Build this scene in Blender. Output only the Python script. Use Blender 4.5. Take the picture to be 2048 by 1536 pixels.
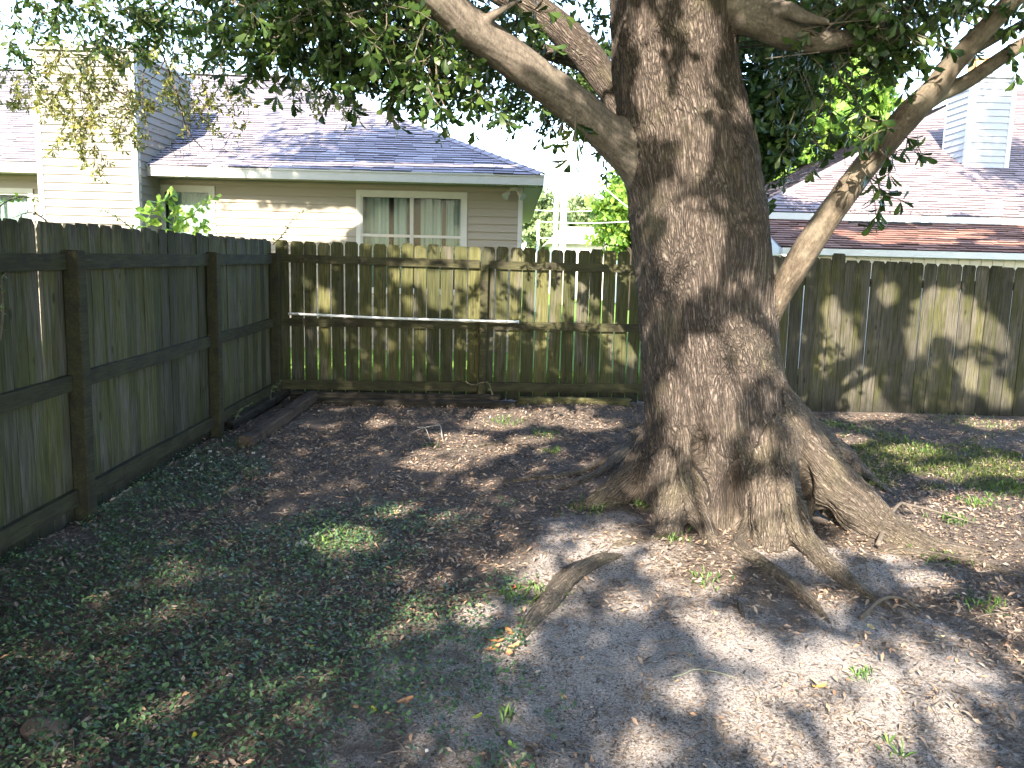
import bpy, math, random
import numpy as np
from mathutils import Vector, Matrix

SC = bpy.context.scene
for _o in list(bpy.data.objects):
    bpy.data.objects.remove(_o)
random.seed(7)
RNG = np.random.default_rng(7)
R = math.radians

# ------------------------------------------------------------------ camera
F_PX, PITCH, ROLL = 1657.0, R(8.3), 0.025
EYE = np.array([0.0, 0.0, 1.62])
_f = np.array([0.0, math.cos(PITCH), -math.sin(PITCH)])
_r0 = np.array([1.0, 0.0, 0.0]); _u0 = np.array([0.0, math.sin(PITCH), math.cos(PITCH)])
CR = math.cos(ROLL) * _r0 + math.sin(ROLL) * _u0
CU = math.cos(ROLL) * _u0 - math.sin(ROLL) * _r0
cam_data = bpy.data.cameras.new('camera')
cam_data.sensor_width = 36.0
cam_data.lens = F_PX / 2048.0 * 36.0
cam_data.clip_start = 0.05
cam_data.clip_end = 2000.0
cam = bpy.data.objects.new('camera', cam_data)
SC.collection.objects.link(cam)
cam.matrix_world = Matrix(((CR[0], CU[0], -_f[0], EYE[0]), (CR[1], CU[1], -_f[1], EYE[1]),
                           (CR[2], CU[2], -_f[2], EYE[2]), (0, 0, 0, 1)))
SC.camera = cam

# ------------------------------------------------------------------ sky and sun
SUN_D = np.array([0.22, 1.0, -0.60])            # the way the light travels
_el = math.atan2(0.60, math.hypot(0.22, 1.0))
world = bpy.data.worlds.new('World'); SC.world = world
world.use_nodes = True
_nt = world.node_tree
for _n in list(_nt.nodes): _nt.nodes.remove(_n)
_sky = _nt.nodes.new('ShaderNodeTexSky'); _sky.sky_type = 'NISHITA'; _sky.sun_disc = False
_sky.sun_elevation = _el
_sky.sun_rotation = math.atan2(-SUN_D[0], -SUN_D[1])
_sky.air_density = 1.0; _sky.dust_density = .8; _sky.ozone_density = .6
_bg = _nt.nodes.new('ShaderNodeBackground'); _bg.inputs['Strength'].default_value = 0.15
_wo = _nt.nodes.new('ShaderNodeOutputWorld')
_nt.links.new(_sky.outputs[0], _bg.inputs[0]); _nt.links.new(_bg.outputs[0], _wo.inputs[0])
sun_data = bpy.data.lights.new('sun', 'SUN'); sun_data.energy = 4.1; sun_data.angle = R(0.45)
sun_data.color = (1.0, 0.86, 0.69)
sun = bpy.data.objects.new('sun', sun_data); SC.collection.objects.link(sun)
sun.rotation_euler = Vector(tuple(SUN_D)).to_track_quat('-Z', 'Y').to_euler()
sun.location = (-4, -20, 14)
SC.view_settings.view_transform = 'Standard'; SC.view_settings.look = 'None'
SC.view_settings.gamma = 1.0; SC.view_settings.exposure = 3.0
SC.view_settings.use_curve_mapping = False
SC.render.engine = 'CYCLES'
SC.cycles.max_bounces = 6; SC.cycles.diffuse_bounces = 4; SC.cycles.glossy_bounces = 2
SC.cycles.transparent_max_bounces = 8; SC.cycles.transmission_bounces = 4

# ------------------------------------------------------------------ small maths
def ray(x, y):
    return _f * F_PX + CR * (x - 1024.0) + CU * (768.0 - y)
def P(x, y, Y):
    d = ray(x, y); return EYE + d * (Y / d[1])
def PX(x, y, X):
    d = ray(x, y); return EYE + d * (X / d[0])
def proj(p):
    q = np.asarray(p, float) - EYE
    zc = q @ _f
    zc = np.where(np.abs(zc) < 1e-6, 1e-6, zc)
    return 1024 + F_PX * (q @ CR) / zc, 768 - F_PX * (q @ CU) / zc, zc
def hashn(i, j, k, s):
    n = (i * 374761393 + j * 668265263 + k * 2147483647 + s * 1274126177) & 0xFFFFFFFF
    n = ((n ^ (n >> 13)) * 1274126177) & 0xFFFFFFFF
    n = (n ^ (n >> 16)) & 0xFFFFFFFF
    n = (n * 2246822519) & 0xFFFFFFFF
    return ((n ^ (n >> 15)) & 0xFFFFFF) / 16777215.0
def vnoise(p, s=0):
    p = np.asarray(p, float)
    i = np.floor(p).astype(np.int64); f = p - i; f = f * f * (3 - 2 * f)
    out = 0.0
    for a in (0, 1):
        wa = f[:, 0] if a else 1 - f[:, 0]
        for b in (0, 1):
            wb = f[:, 1] if b else 1 - f[:, 1]
            for c in (0, 1):
                wc = f[:, 2] if c else 1 - f[:, 2]
                out = out + wa * wb * wc * hashn(i[:, 0] + a, i[:, 1] + b, i[:, 2] + c, s)
    return out * 2 - 1
def fbm(p, s=0, o=3):
    v = 0; a = 1; t = 0
    for k in range(o):
        v = v + a * vnoise(np.asarray(p) * 2 ** k, s + k); t += a; a *= .5
    return v / t
def sstep(a, b, x):
    t = np.clip((x - a) / (b - a), 0, 1); return t * t * (3 - 2 * t)
TREE = np.array([1.42, 5.38])
def gh(x, y):
    x = np.asarray(x, float); y = np.asarray(y, float)
    sh = x.shape; xf = x.ravel(); yf = y.ravel()
    h = 0.013 * np.clip(yf - 3.5, 0, 6) * (1 - .45 * sstep(1.5, 3.5, xf))
    d2 = (xf - TREE[0]) ** 2 + (yf - TREE[1]) ** 2
    h = h + 0.05 * np.exp(-d2 / 1.3) + .06 * np.exp(-((xf - .8) / .9) ** 2 - ((yf - 9) / 1.0) ** 2)
    near = np.exp(-((xf - .5) / 9) ** 2 - ((yf - 5) / 9) ** 2)
    z = np.zeros_like(xf)
    h = h + near * (0.018 * vnoise(np.stack([xf * 1.3, yf * 1.3, z], 1), 3) + 0.008 * vnoise(np.stack([xf * 4, yf * 4, z], 1), 4))
    return h.reshape(sh)
def G(x, y, dz=0.0):
    d = ray(x, y); z = 0.0
    for _ in range(4):
        p = EYE + d * ((z - EYE[2]) / d[2]); z = float(gh(p[0], p[1]))
    p[2] = z + dz
    return p

# ------------------------------------------------------------------ objects
COL = SC.collection
def new_mesh(name, verts, faces, mat=None, smooth=False, attrs=None):
    me = bpy.data.meshes.new(name)
    verts = np.asarray(verts, np.float32)
    if isinstance(faces, np.ndarray):
        n, k = faces.shape
        me.vertices.add(len(verts)); me.vertices.foreach_set('co', verts.ravel())
        me.loops.add(n * k); me.loops.foreach_set('vertex_index', faces.astype(np.int32).ravel())
        me.polygons.add(n); me.polygons.foreach_set('loop_start', np.arange(0, n * k, k, dtype=np.int32))
        me.polygons.foreach_set('loop_total', np.full(n, k, np.int32))
        me.update(calc_edges=True)
    else:
        me.from_pydata([tuple(map(float, v)) for v in verts], [], faces); me.update()
    if smooth:
        me.polygons.foreach_set('use_smooth', np.ones(len(me.polygons), bool))
    if attrs:
        for an, av in attrs.items():
            av = np.asarray(av, np.float32)
            if av.ndim == 1:
                a = me.attributes.new(an, 'FLOAT', 'POINT'); a.data.foreach_set('value', av)
            else:
                a = me.attributes.new(an, 'FLOAT_VECTOR', 'POINT'); a.data.foreach_set('vector', av.ravel())
    if mat: me.materials.append(mat)
    return me
def link(name, me, parent=None, loc=None, rot=None, scale=None, kind=None):
    o = bpy.data.objects.new(name, me); COL.objects.link(o)
    if parent is not None: o.parent = parent
    if loc is not None: o.location = [float(v) for v in loc]
    if rot is not None: o.rotation_euler = rot
    if scale is not None: o.scale = scale
    if kind: o['kind'] = kind
    return o
def tag(o, label, cat, group=None, kind=None):
    o['label'] = label; o['category'] = cat
    if group: o['group'] = group
    if kind: o['kind'] = kind
    return o
def thing(name, label, cat, loc=(0, 0, 0), group=None, rot=None):
    return tag(link(name, None, loc=loc, rot=rot), label, cat, group)
class MB:
    """collects shapes that belong to one part"""
    def __init__(s): s.v = []; s.f = []
    def add(s, vs, fs):
        o = len(s.v); s.v += [tuple(map(float, v)) for v in vs]; s.f += [tuple(i + o for i in f) for f in fs]; return s
    def box(s, x0, x1, y0, y1, z0, z1):
        vs = [(x, y, z) for z in (z0, z1) for y in (y0, y1) for x in (x0, x1)]
        return s.add(vs, [(0, 2, 3, 1), (4, 5, 7, 6), (0, 1, 5, 4), (2, 6, 7, 3), (0, 4, 6, 2), (1, 3, 7, 5)])
    def prism(s, poly, a, b, axis='y'):
        """extrude a closed outline (pairs) between a and b along an axis"""
        n = len(poly)
        mk = {'y': lambda p, t: (p[0], t, p[1]), 'x': lambda p, t: (t, p[0], p[1]), 'z': lambda p, t: (p[0], p[1], t)}[axis]
        vs = [mk(p, a) for p in poly] + [mk(p, b) for p in poly]
        fs = [tuple(range(n)), tuple(range(2 * n - 1, n - 1, -1))]
        fs += [(i, i + n, (i + 1) % n + n, (i + 1) % n) for i in range(n)]
        return s.add(vs, fs)
    def tube(s, pts, rad, n=6, cap=True):
        v, f = tube_np(pts, rad, n, cap); return s.add(v, f)
    def build(s, name, mat, parent=None, smooth=False, **k):
        me = new_mesh(name, s.v, s.f, mat, smooth); recalc(me)
        return link(name, me, parent, **k)
def recalc(me):
    import bmesh
    bm = bmesh.new(); bm.from_mesh(me); bmesh.ops.recalc_face_normals(bm, faces=bm.faces); bm.to_mesh(me); bm.free()
def bevel(me, w, seg=1):
    import bmesh
    bm = bmesh.new(); bm.from_mesh(me)
    bmesh.ops.bevel(bm, geom=list(bm.edges), offset=w, segments=seg, affect='EDGES', clamp_overlap=True)
    bm.to_mesh(me); bm.free(); return me
def tube_np(pts, rad, n=6, cap=True):
    pts = np.asarray(pts, float); m = len(pts)
    rad = np.full(m, rad, float) if np.isscalar(rad) else np.asarray(rad, float)
    t = np.gradient(pts, axis=0); t /= np.linalg.norm(t, axis=1)[:, None] + 1e-9
    up = np.array([0, 0, 1.0]) if abs(t[0][2]) < .9 else np.array([1.0, 0, 0])
    a = np.cross(t[0], up); a /= np.linalg.norm(a)
    V = []
    for i in range(m):
        a = a - t[i] * (a @ t[i]); a /= np.linalg.norm(a) + 1e-9
        b = np.cross(t[i], a)
        for k in range(n):
            an = 2 * math.pi * k / n
            V.append(pts[i] + (a * math.cos(an) + b * math.sin(an)) * rad[i])
    Fc = []
    for i in range(m - 1):
        for k in range(n):
            k2 = (k + 1) % n
            Fc.append((i * n + k, i * n + k2, (i + 1) * n + k2, (i + 1) * n + k))
    if cap:
        Fc.append(tuple(range(n - 1, -1, -1))); Fc.append(tuple((m - 1) * n + k for k in range(n)))
    return V, Fc
def catmull(pts, sub=6):
    p = np.asarray(pts, float); p = np.vstack([2 * p[0] - p[1], p, 2 * p[-1] - p[-2]])
    out = []
    for i in range(1, len(p) - 2):
        for k in range(sub):
            t = k / sub
            out.append(.5 * ((2 * p[i]) + (-p[i - 1] + p[i + 1]) * t + (2 * p[i - 1] - 5 * p[i] + 4 * p[i + 1] - p[i + 2]) * t * t
                             + (-p[i - 1] + 3 * p[i] - 3 * p[i + 1] + p[i + 2]) * t ** 3))
    out.append(p[-2]); return np.array(out)

# ------------------------------------------------------------------ materials
class N:
    """a small wrapper that wires shader nodes"""
    def __init__(s, name):
        s.m = bpy.data.materials.new(name); s.m.use_nodes = True; s.t = s.m.node_tree
        s.b = s.t.nodes['Principled BSDF']; s.out = s.t.nodes['Material Output']
        s.tc = s.t.nodes.new('ShaderNodeTexCoord')
        s.b.inputs['Specular IOR Level'].default_value = .25
    def n(s, ty, **k):
        nd = s.t.nodes.new(ty)
        for a, v in k.items():
            setattr(nd, a, v)
        return nd
    def set(s, nd, sock, v):
        i = nd.inputs[sock]
        if isinstance(v, bpy.types.NodeSocket): s.t.links.new(v, i)
        elif isinstance(v, (tuple, list)) and len(v) == 3 and i.type == 'RGBA': i.default_value = (*v, 1)
        else: i.default_value = v
    def obj(s, scale=(1, 1, 1), off=None):
        mp = s.t.nodes.new('ShaderNodeMapping'); s.set(mp, 0, s.tc.outputs['Object']); mp.inputs['Scale'].default_value = scale
        if off is not None:
            s.set(mp, 1, off)
        return mp.outputs[0]
    def rndoff(s, k=37.0):
        oi = s.t.nodes.new('ShaderNodeObjectInfo')
        m = s.t.nodes.new('ShaderNodeVectorMath'); m.operation = 'MULTIPLY'
        c = s.t.nodes.new('ShaderNodeCombineXYZ')
        for i in range(3): s.t.links.new(oi.outputs['Random'], c.inputs[i])
        s.t.links.new(c.outputs[0], m.inputs[0]); m.inputs[1].default_value = (k, k * 1.7, k * 2.3)
        return m.outputs[0]
    def rnd(s): return s.n('ShaderNodeObjectInfo').outputs['Random']
    def noise(s, vec, scale=5, detail=4, rough=.6):
        nd = s.t.nodes.new('ShaderNodeTexNoise'); s.set(nd, 'Vector', vec); s.set(nd, 'Scale', scale)
        s.set(nd, 'Detail', detail); s.set(nd, 'Roughness', rough); return nd.outputs['Fac']
    def ramp(s, fac, *stops):
        nd = s.t.nodes.new('ShaderNodeValToRGB'); s.t.links.new(fac, nd.inputs[0])
        e = nd.color_ramp.elements
        while len(e) < len(stops): e.new(.5)
        for i, (p, c) in enumerate(stops):
            e[i].position = p; e[i].color = (*c, 1) if isinstance(c, (tuple, list)) else (c, c, c, 1)
        return nd.outputs[0]
    def mix(s, fac, a, b, mode='MIX'):
        nd = s.t.nodes.new('ShaderNodeMix'); nd.data_type = 'RGBA'; nd.blend_type = mode
        s.set(nd, 0, fac); s.set(nd, 6, a); s.set(nd, 7, b); return nd.outputs[2]
    def math(s, op, a, b=0.0):
        nd = s.t.nodes.new('ShaderNodeMath'); nd.operation = op; s.set(nd, 0, a); s.set(nd, 1, b); return nd.outputs[0]
    def attr(s, name, out='Fac'):
        nd = s.t.nodes.new('ShaderNodeAttribute'); nd.attribute_name = name; return nd.outputs[out]
    def sep(s, vec):
        nd = s.t.nodes.new('ShaderNodeSeparateXYZ'); s.t.links.new(vec, nd.inputs[0]); return nd.outputs
    def bump(s, h, strength=.4, dist=.01):
        nd = s.t.nodes.new('ShaderNodeBump'); s.set(nd, 'Height', h); s.set(nd, 'Strength', strength); s.set(nd, 'Distance', dist)
        s.t.links.new(nd.outputs[0], s.b.inputs['Normal']); return nd.outputs[0]
    def done(s, color=None, rough=.85):
        if color is not None: s.set(s.b, 'Base Color', color)
        s.set(s.b, 'Roughness', rough); return s.m

def fence_mat(name, dark=1.0, grey=0.0):
    a = N(name); off = a.rndoff()
    grain = a.noise(a.obj((26, 26, 1.3), off), 3.0, 5, .65)
    broad = a.noise(a.obj((5, 5, 1.2), off), 1.2, 4, .6)
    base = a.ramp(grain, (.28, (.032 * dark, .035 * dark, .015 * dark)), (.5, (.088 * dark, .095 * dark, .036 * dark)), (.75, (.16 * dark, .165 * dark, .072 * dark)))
    gr = a.ramp(grain, (.3, (.05 * dark, .046 * dark, .038 * dark)), (.7, (.24 * dark, .225 * dark, .20 * dark)))
    m1 = a.ramp(broad, (.52 - .16 * grey, 0.0), (.66 - .12 * grey, 1.0))
    c = a.mix(a.math('MULTIPLY', m1, .75), base, gr)
    kv = a.n('ShaderNodeTexVoronoi'); a.set(kv, 'Vector', a.obj((7, 7, 3.2), off)); a.set(kv, 'Scale', 1.0)
    c = a.mix(a.math('MULTIPLY', a.ramp(kv.outputs['Distance'], (.07, 1.0), (.13, 0.0)), .75), c, (.012, .010, .007))
    # mildew: a board-long stain with its own outline near the ends and rails
    st = a.noise(a.obj((14, 14, 3.5), off), 1.5, 5, .7)
    z = a.sep(a.tc.outputs['Object'])[2]
    low = a.ramp(a.math('ADD', a.math('MULTIPLY', st, .55), z), (.30, 1.0), (.60, 0.0))
    c = a.mix(a.math('MULTIPLY', low, .85), c, (.008, .008, .006))
    top = a.ramp(a.math('ADD', a.math('MULTIPLY', a.math('SUBTRACT', st, .5), .5), a.math('MULTIPLY', z, .5)), (.845, 0.0), (.93, 1.0))
    c = a.mix(a.math('MULTIPLY', top, .6), c, (.012, .010, .007))
    hue = a.n('ShaderNodeHueSaturation'); a.set(hue, 'Color', c)
    a.set(hue, 'Value', a.math('ADD', a.math('MULTIPLY', a.rnd(), .85), .58)); a.set(hue, 'Hue', a.math('ADD', a.math('MULTIPLY', a.rnd(), -.03), .512))
    a.bump(grain, .5, .004)
    return a.done(hue.outputs[0], .9)
def plain(name, col, rough=.6, var=.0, scale=8, bump=0, spec=.3):
    a = N(name)
    f = a.noise(a.obj(), scale, 4, .6)
    d = tuple(c * (1 - var) for c in col); e = tuple(min(1, c * (1 + var)) for c in col)
    c = a.ramp(f, (.3, d), (.7, e))
    if bump: a.bump(f, bump, .01)
    a.b.inputs['Specular IOR Level'].default_value = spec
    return a.done(c, rough)
def leaf_mat(name, lo, mid, hi, trans=.35, rough=.45, spec=.4):
    a = N(name); t = a.attr('tint')
    c = a.ramp(t, (0, lo), (.5, mid), (1, hi))
    a.b.inputs['Specular IOR Level'].default_value = spec
    a.done(c, rough)
    tr = a.n('ShaderNodeBsdfTranslucent'); h = a.n('ShaderNodeHueSaturation'); a.set(h, 'Color', c); a.set(h, 'Value', 1.5); a.set(h, 'Hue', .485)
    a.t.links.new(h.outputs[0], tr.inputs[0])
    mx = a.n('ShaderNodeMixShader'); mx.inputs[0].default_value = trans
    a.t.links.new(a.b.outputs[0], mx.inputs[1]); a.t.links.new(tr.outputs[0], mx.inputs[2]); a.t.links.new(mx.outputs[0], a.out.inputs[0])
    return a.m
def bark_mat(name, c0, c1, c2, moss=(.09, .085, .05), smoothb=False):
    a = N(name); q = a.attr('bark_q', 'Vector')
    wn = a.t.nodes.new('ShaderNodeTexNoise'); a.set(wn, 'Vector', q); wn.inputs['Scale'].default_value = .9; wn.inputs['Detail'].default_value = 5
    wv = a.t.nodes.new('ShaderNodeVectorMath'); wv.operation = 'SCALE'; a.t.links.new(wn.outputs['Color'], wv.inputs[0]); wv.inputs['Scale'].default_value = 1.3
    ad = a.t.nodes.new('ShaderNodeVectorMath'); ad.operation = 'ADD'; a.t.links.new(q, ad.inputs[0]); a.t.links.new(wv.outputs[0], ad.inputs[1])
    vo = a.t.nodes.new('ShaderNodeTexVoronoi'); vo.feature = 'DISTANCE_TO_EDGE'; a.set(vo, 'Vector', ad.outputs[0]); vo.inputs['Scale'].default_value = 4.4
    crack = a.ramp(vo.outputs['Distance'], (0.0, 0.0), (.30, 1.0))
    fur = a.noise(ad.outputs[0], 2.6, 6, .7)
    fine = a.noise(a.obj((1, 1, .5)), 60, 5, .8)
    big = a.noise(a.obj(), 3.0, 5, .65)
    m = a.math('ADD', a.math('MULTIPLY', fur, .5), a.math('MULTIPLY', fine, .5))
    c = a.ramp(m, (.36, c0), (.5, c1), (.62, c2))
    if not smoothb: c = a.mix(a.math('MULTIPLY', a.math('SUBTRACT', 1.0, crack), .8), c, (.018, .014, .011))
    c = a.mix(a.ramp(big, (.52, 0.0), (.72, .45)), c, moss if not smoothb else (.20, .185, .15))
    v = a.n('ShaderNodeTexVoronoi'); a.set(v, 'Vector', a.obj()); a.set(v, 'Scale', 24.0)
    nz = a.noise(a.obj(), 5, 3, .6)
    lich = a.math('MULTIPLY', a.ramp(v.outputs['Distance'], (.10, 1.0), (.30, 0.0)), a.ramp(nz, (.56, 0.0), (.68, 1.0)))
    c = a.mix(a.math('MULTIPLY', lich, .45), c, (.26, .27, .23))
    cav_shade = a.attr('cav_shade')
    c = a.mix(a.ramp(cav_shade, (0, .0), (1, .6)), c, (.018, .014, .010))  # shade of the hollows painted into the bark colour
    dust = a.attr('dust')
    c = a.mix(a.math('MULTIPLY', dust, a.ramp(fine, (.35, .1), (.7, 1.0))), c, (.19, .165, .125))
    h = a.math('ADD', a.math('MULTIPLY', m, .8), a.math('MULTIPLY', crack, .0 if smoothb else .45))
    a.bump(h, 1.0 if not smoothb else .5, .03 if not smoothb else .008)
    return a.done(c, .95)

# ------------------------------------------------------------------ ground
def px_masks(x, y):
    """how green, how sandy and how littered the yard is at a place"""
    n = fbm(np.stack([x * .9, y * .9, 0 * x], 1), 11, 3); n2 = fbm(np.stack([x * 3, y * 3, 0 * x], 1), 12, 2)
    e = lambda cx, cy, rx, ry: 1 - np.sqrt(((x - cx) / rx) ** 2 + ((y - cy) / ry) ** 2)
    cover = np.maximum(e(-1.75, 3.4, 1.9, 2.3), e(-1.0, 4.4, 1.3, 1.15)) * 1.4 + .55 * n + .25 * n2
    cover = np.maximum(cover, e(-2.3, 5.6, .7, 1.7) + .4 * n)
    sand = np.maximum(e(.85, 2.7, 1.5, 1.9), e(.45, 4.4, .8, .8)) * 1.5 + .6 * n + .35 * n2 + .02
    sand = np.maximum(sand, e(1.9, 4.35, 1.1, .5) * 1.2 + .3 * n)
    grass = np.maximum(e(3.4, 6.9, 2.3, 1.5) * 1.2, e(2.2, 7.6, 1.2, 1.3)) + .5 * n + .3 * n2
    return np.clip(cover, 0, 1), np.clip(sand, 0, 1), np.clip(grass, 0, 1)
def axis_coords(lo, hi, st, far):
    a = list(np.arange(lo, hi + st / 2, st)); d = st
    x = a[-1]; b = []
    while x < far: d *= 1.22; x += d; b.append(x)
    d = st; x = a[0]; c = []
    while x > -far: d *= 1.22; x -= d; c.append(x)
    return np.array(c[::-1] + a + b)
gx = axis_coords(-3.0, 5.6, .035, 420); gy = axis_coords(.9, 9.6, .035, 420)
XX, YY = np.meshgrid(gx, gy); ZZ = gh(XX, YY)
fineN = fbm(np.stack([XX.ravel() * 14, YY.ravel() * 14, 0 * XX.ravel()], 1), 21, 2).reshape(XX.shape)
inyard = (XX > -3.05) & (XX < 5.7) & (YY > .8) & (YY < 9.7)
ZZ = ZZ + np.where(inyard, .006 * fineN, 0)
nx, ny = len(gx), len(gy)
ii = (np.arange(ny - 1)[:, None] * nx + np.arange(nx - 1)[None, :]).ravel()
gf = np.stack([ii, ii + 1, ii + nx + 1, ii + nx], 1)
cv, sd, gr_ = px_masks(XX.ravel(), YY.ravel())
lawn = ((YY.ravel() > 9.45) | (XX.ravel() < -2.75) | (XX.ravel() > 9)).astype(float)
g = N('yard_soil')
o_ = g.obj()
n1 = g.noise(o_, 90, 6, .8); n2 = g.noise(o_, 9, 5, .65); n3 = g.noise(o_, 95, 5, .85)
soil = g.ramp(n1, (.3, (0.03947, 0.03158, 0.02763)), (.55, (0.1118, 0.09209, 0.07894)), (.75, (0.2236, 0.1907, 0.1711)))
sandc = g.ramp(n1, (.32, (.098, .090, .088)), (.5, (.345, .318, .305)), (.70, (.59, .545, .52)))
speck = g.ramp(n3, (.40, .22), (.52, 1.0))
sandc = g.mix(1.0, sandc, speck, 'MULTIPLY')
sm = g.math('ADD', g.attr('sand'), g.math('MULTIPLY', g.math('SUBTRACT', n2, .5), 1.1))
c_ = g.mix(g.ramp(sm, (.25, 0.0), (.6, 1.0)), soil, sandc)
lw = g.ramp(n2, (.3, (.06, .12, .012)), (.7, (.13, .22, .03)))
c_ = g.mix(g.attr('lawn'), c_, lw)
g.bump(g.math('ADD', g.math('MULTIPLY', n1, .7), g.math('MULTIPLY', n3, .3)), .9, .02)
M_soil = g.done(c_, .95)
gnd = link('ground', new_mesh('ground', np.stack([XX.ravel(), YY.ravel(), ZZ.ravel()], 1), gf, M_soil, True,
                              {'sand': sd, 'lawn': lawn}), kind='structure')

# ------------------------------------------------------------------ the oak: trunk, limbs and roots as one skin
BARKS = []          # (label, points Nx3, radii N, k)
def skel(kind, pts, rad, sub=6):
    p = catmull(pts, sub); r = catmull(np.stack([rad, rad, rad], 1), sub)[:, 0]
    BARKS.append((kind, p, np.maximum(r, .008)))
def at_trunk(px, py, hw, Y=5.35):
    c = P(px, py, Y); r = hw / F_PX * (Y - .05); return c, r
_tr = [(1335, -420, 112), (1338, -200, 115), (1345, 0, 119), (1352, 150, 122), (1374, 300, 127), (1398, 480, 134), (1413, 620, 136),
       (1424, 740, 141), (1437, 840, 150), (1448, 910, 160), (1452, 980, 172), (1455, 1040, 186), (1455, 1110, 200), (1455, 1180, 204)]
tp, tr_ = zip(*[at_trunk(*t) for t in _tr])
skel('trunk', np.array(tp), np.array(tr_), 5)
def PL(lst):                       # (px, py, Y, r)
    return np.array([P(a, b, c) for a, b, c, d in lst]), np.array([d for *_, d in lst])
def GL(lst):                       # (px, py on the ground, height of the axis, r)
    return np.array([G(a, b, c) for a, b, c, d in lst]), np.array([d for *_, d in lst])
L1 = PL([(1350, 420, 5.35, 0.20), (1292, 335, 5.3, 0.17), (1225, 278, 5.2, 0.132), (1150, 212, 5.05, 0.112), (1040, 128, 4.85, 0.104), (930, 45, 4.65, 0.100), (850, -30, 4.5, 0.096), (740, -160, 4.3, 0.088), (600, -330, 4.1, 0.080)])
L2 = PL([(1330, 330, 5.6, 0.123), (1262, 240, 5.85, 0.102), (1215, 165, 5.95, 0.102), (1150, 85, 6.0, 0.107), (1075, 22, 6.05, 0.102), (1000, -20, 6.1, 0.098), (880, -90, 6.2, 0.082), (740, -190, 6.4, 0.074)])
L3 = PL([(1290, 200, 5.7, 0.090), (1225, 150, 6.1, 0.077), (1130, 112, 6.5, 0.063), (1040, 98, 6.8, 0.054), (930, 85, 7.2, 0.041), (800, 60, 7.6, 0.027), (690, 50, 7.9, 0.018)])
L4 = PL([(1400, 70, 5.3, .17), (1462, 22, 5.2, .15), (1520, 30, 5.05, .13), (1580, 62, 4.95, .105), (1640, 80, 4.9, .075), (1720, 78, 4.9, .04), (1820, 90, 4.9, .02)])
L4b = PL([(1530, 35, 5.0, 0.056), (1570, 20, 4.85, 0.048), (1610, 35, 4.75, 0.036), (1660, 45, 4.7, 0.016)])
L5 = PL([(1480, 700, 5.45, 0.070), (1530, 655, 5.3, 0.060), (1556, 600, 5.2, 0.074), (1600, 520, 5.15, 0.083), (1655, 435, 5.1, 0.081), (1710, 360, 5.05, 0.078), (1765, 290, 5.0, 0.077), (1825, 222, 4.95, 0.077), (1862, 185, 4.9, 0.070), (1905, 130, 4.85, 0.060), (1955, 75, 4.8, 0.056), (2030, -5, 4.75, 0.052), (2120, -110, 4.7, 0.049)])
L5b = PL([(1850, 205, 4.95, 0.056), (1885, 185, 4.95, 0.050), (1935, 162, 4.95, 0.044), (1990, 125, 4.95, 0.042), (2048, 88, 4.95, 0.040), (2180, 20, 5.0, 0.036)])
L5c = PL([(1920, 115, 4.85, 0.028), (1950, 100, 4.9, 0.027), (2000, 72, 5.0, 0.026), (2060, 38, 5.1, 0.024), (2160, -20, 5.2, 0.020)])
L1b = PL([(960, 75, 4.7, .05), (970, 45, 4.65, .036), (1000, 22, 4.6, .022), (1040, 0, 4.6, .012)])
for L in (L1, L2, L3, L4, L5, L1b, L4b, L5b, L5c): skel('branch', *L)
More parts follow.
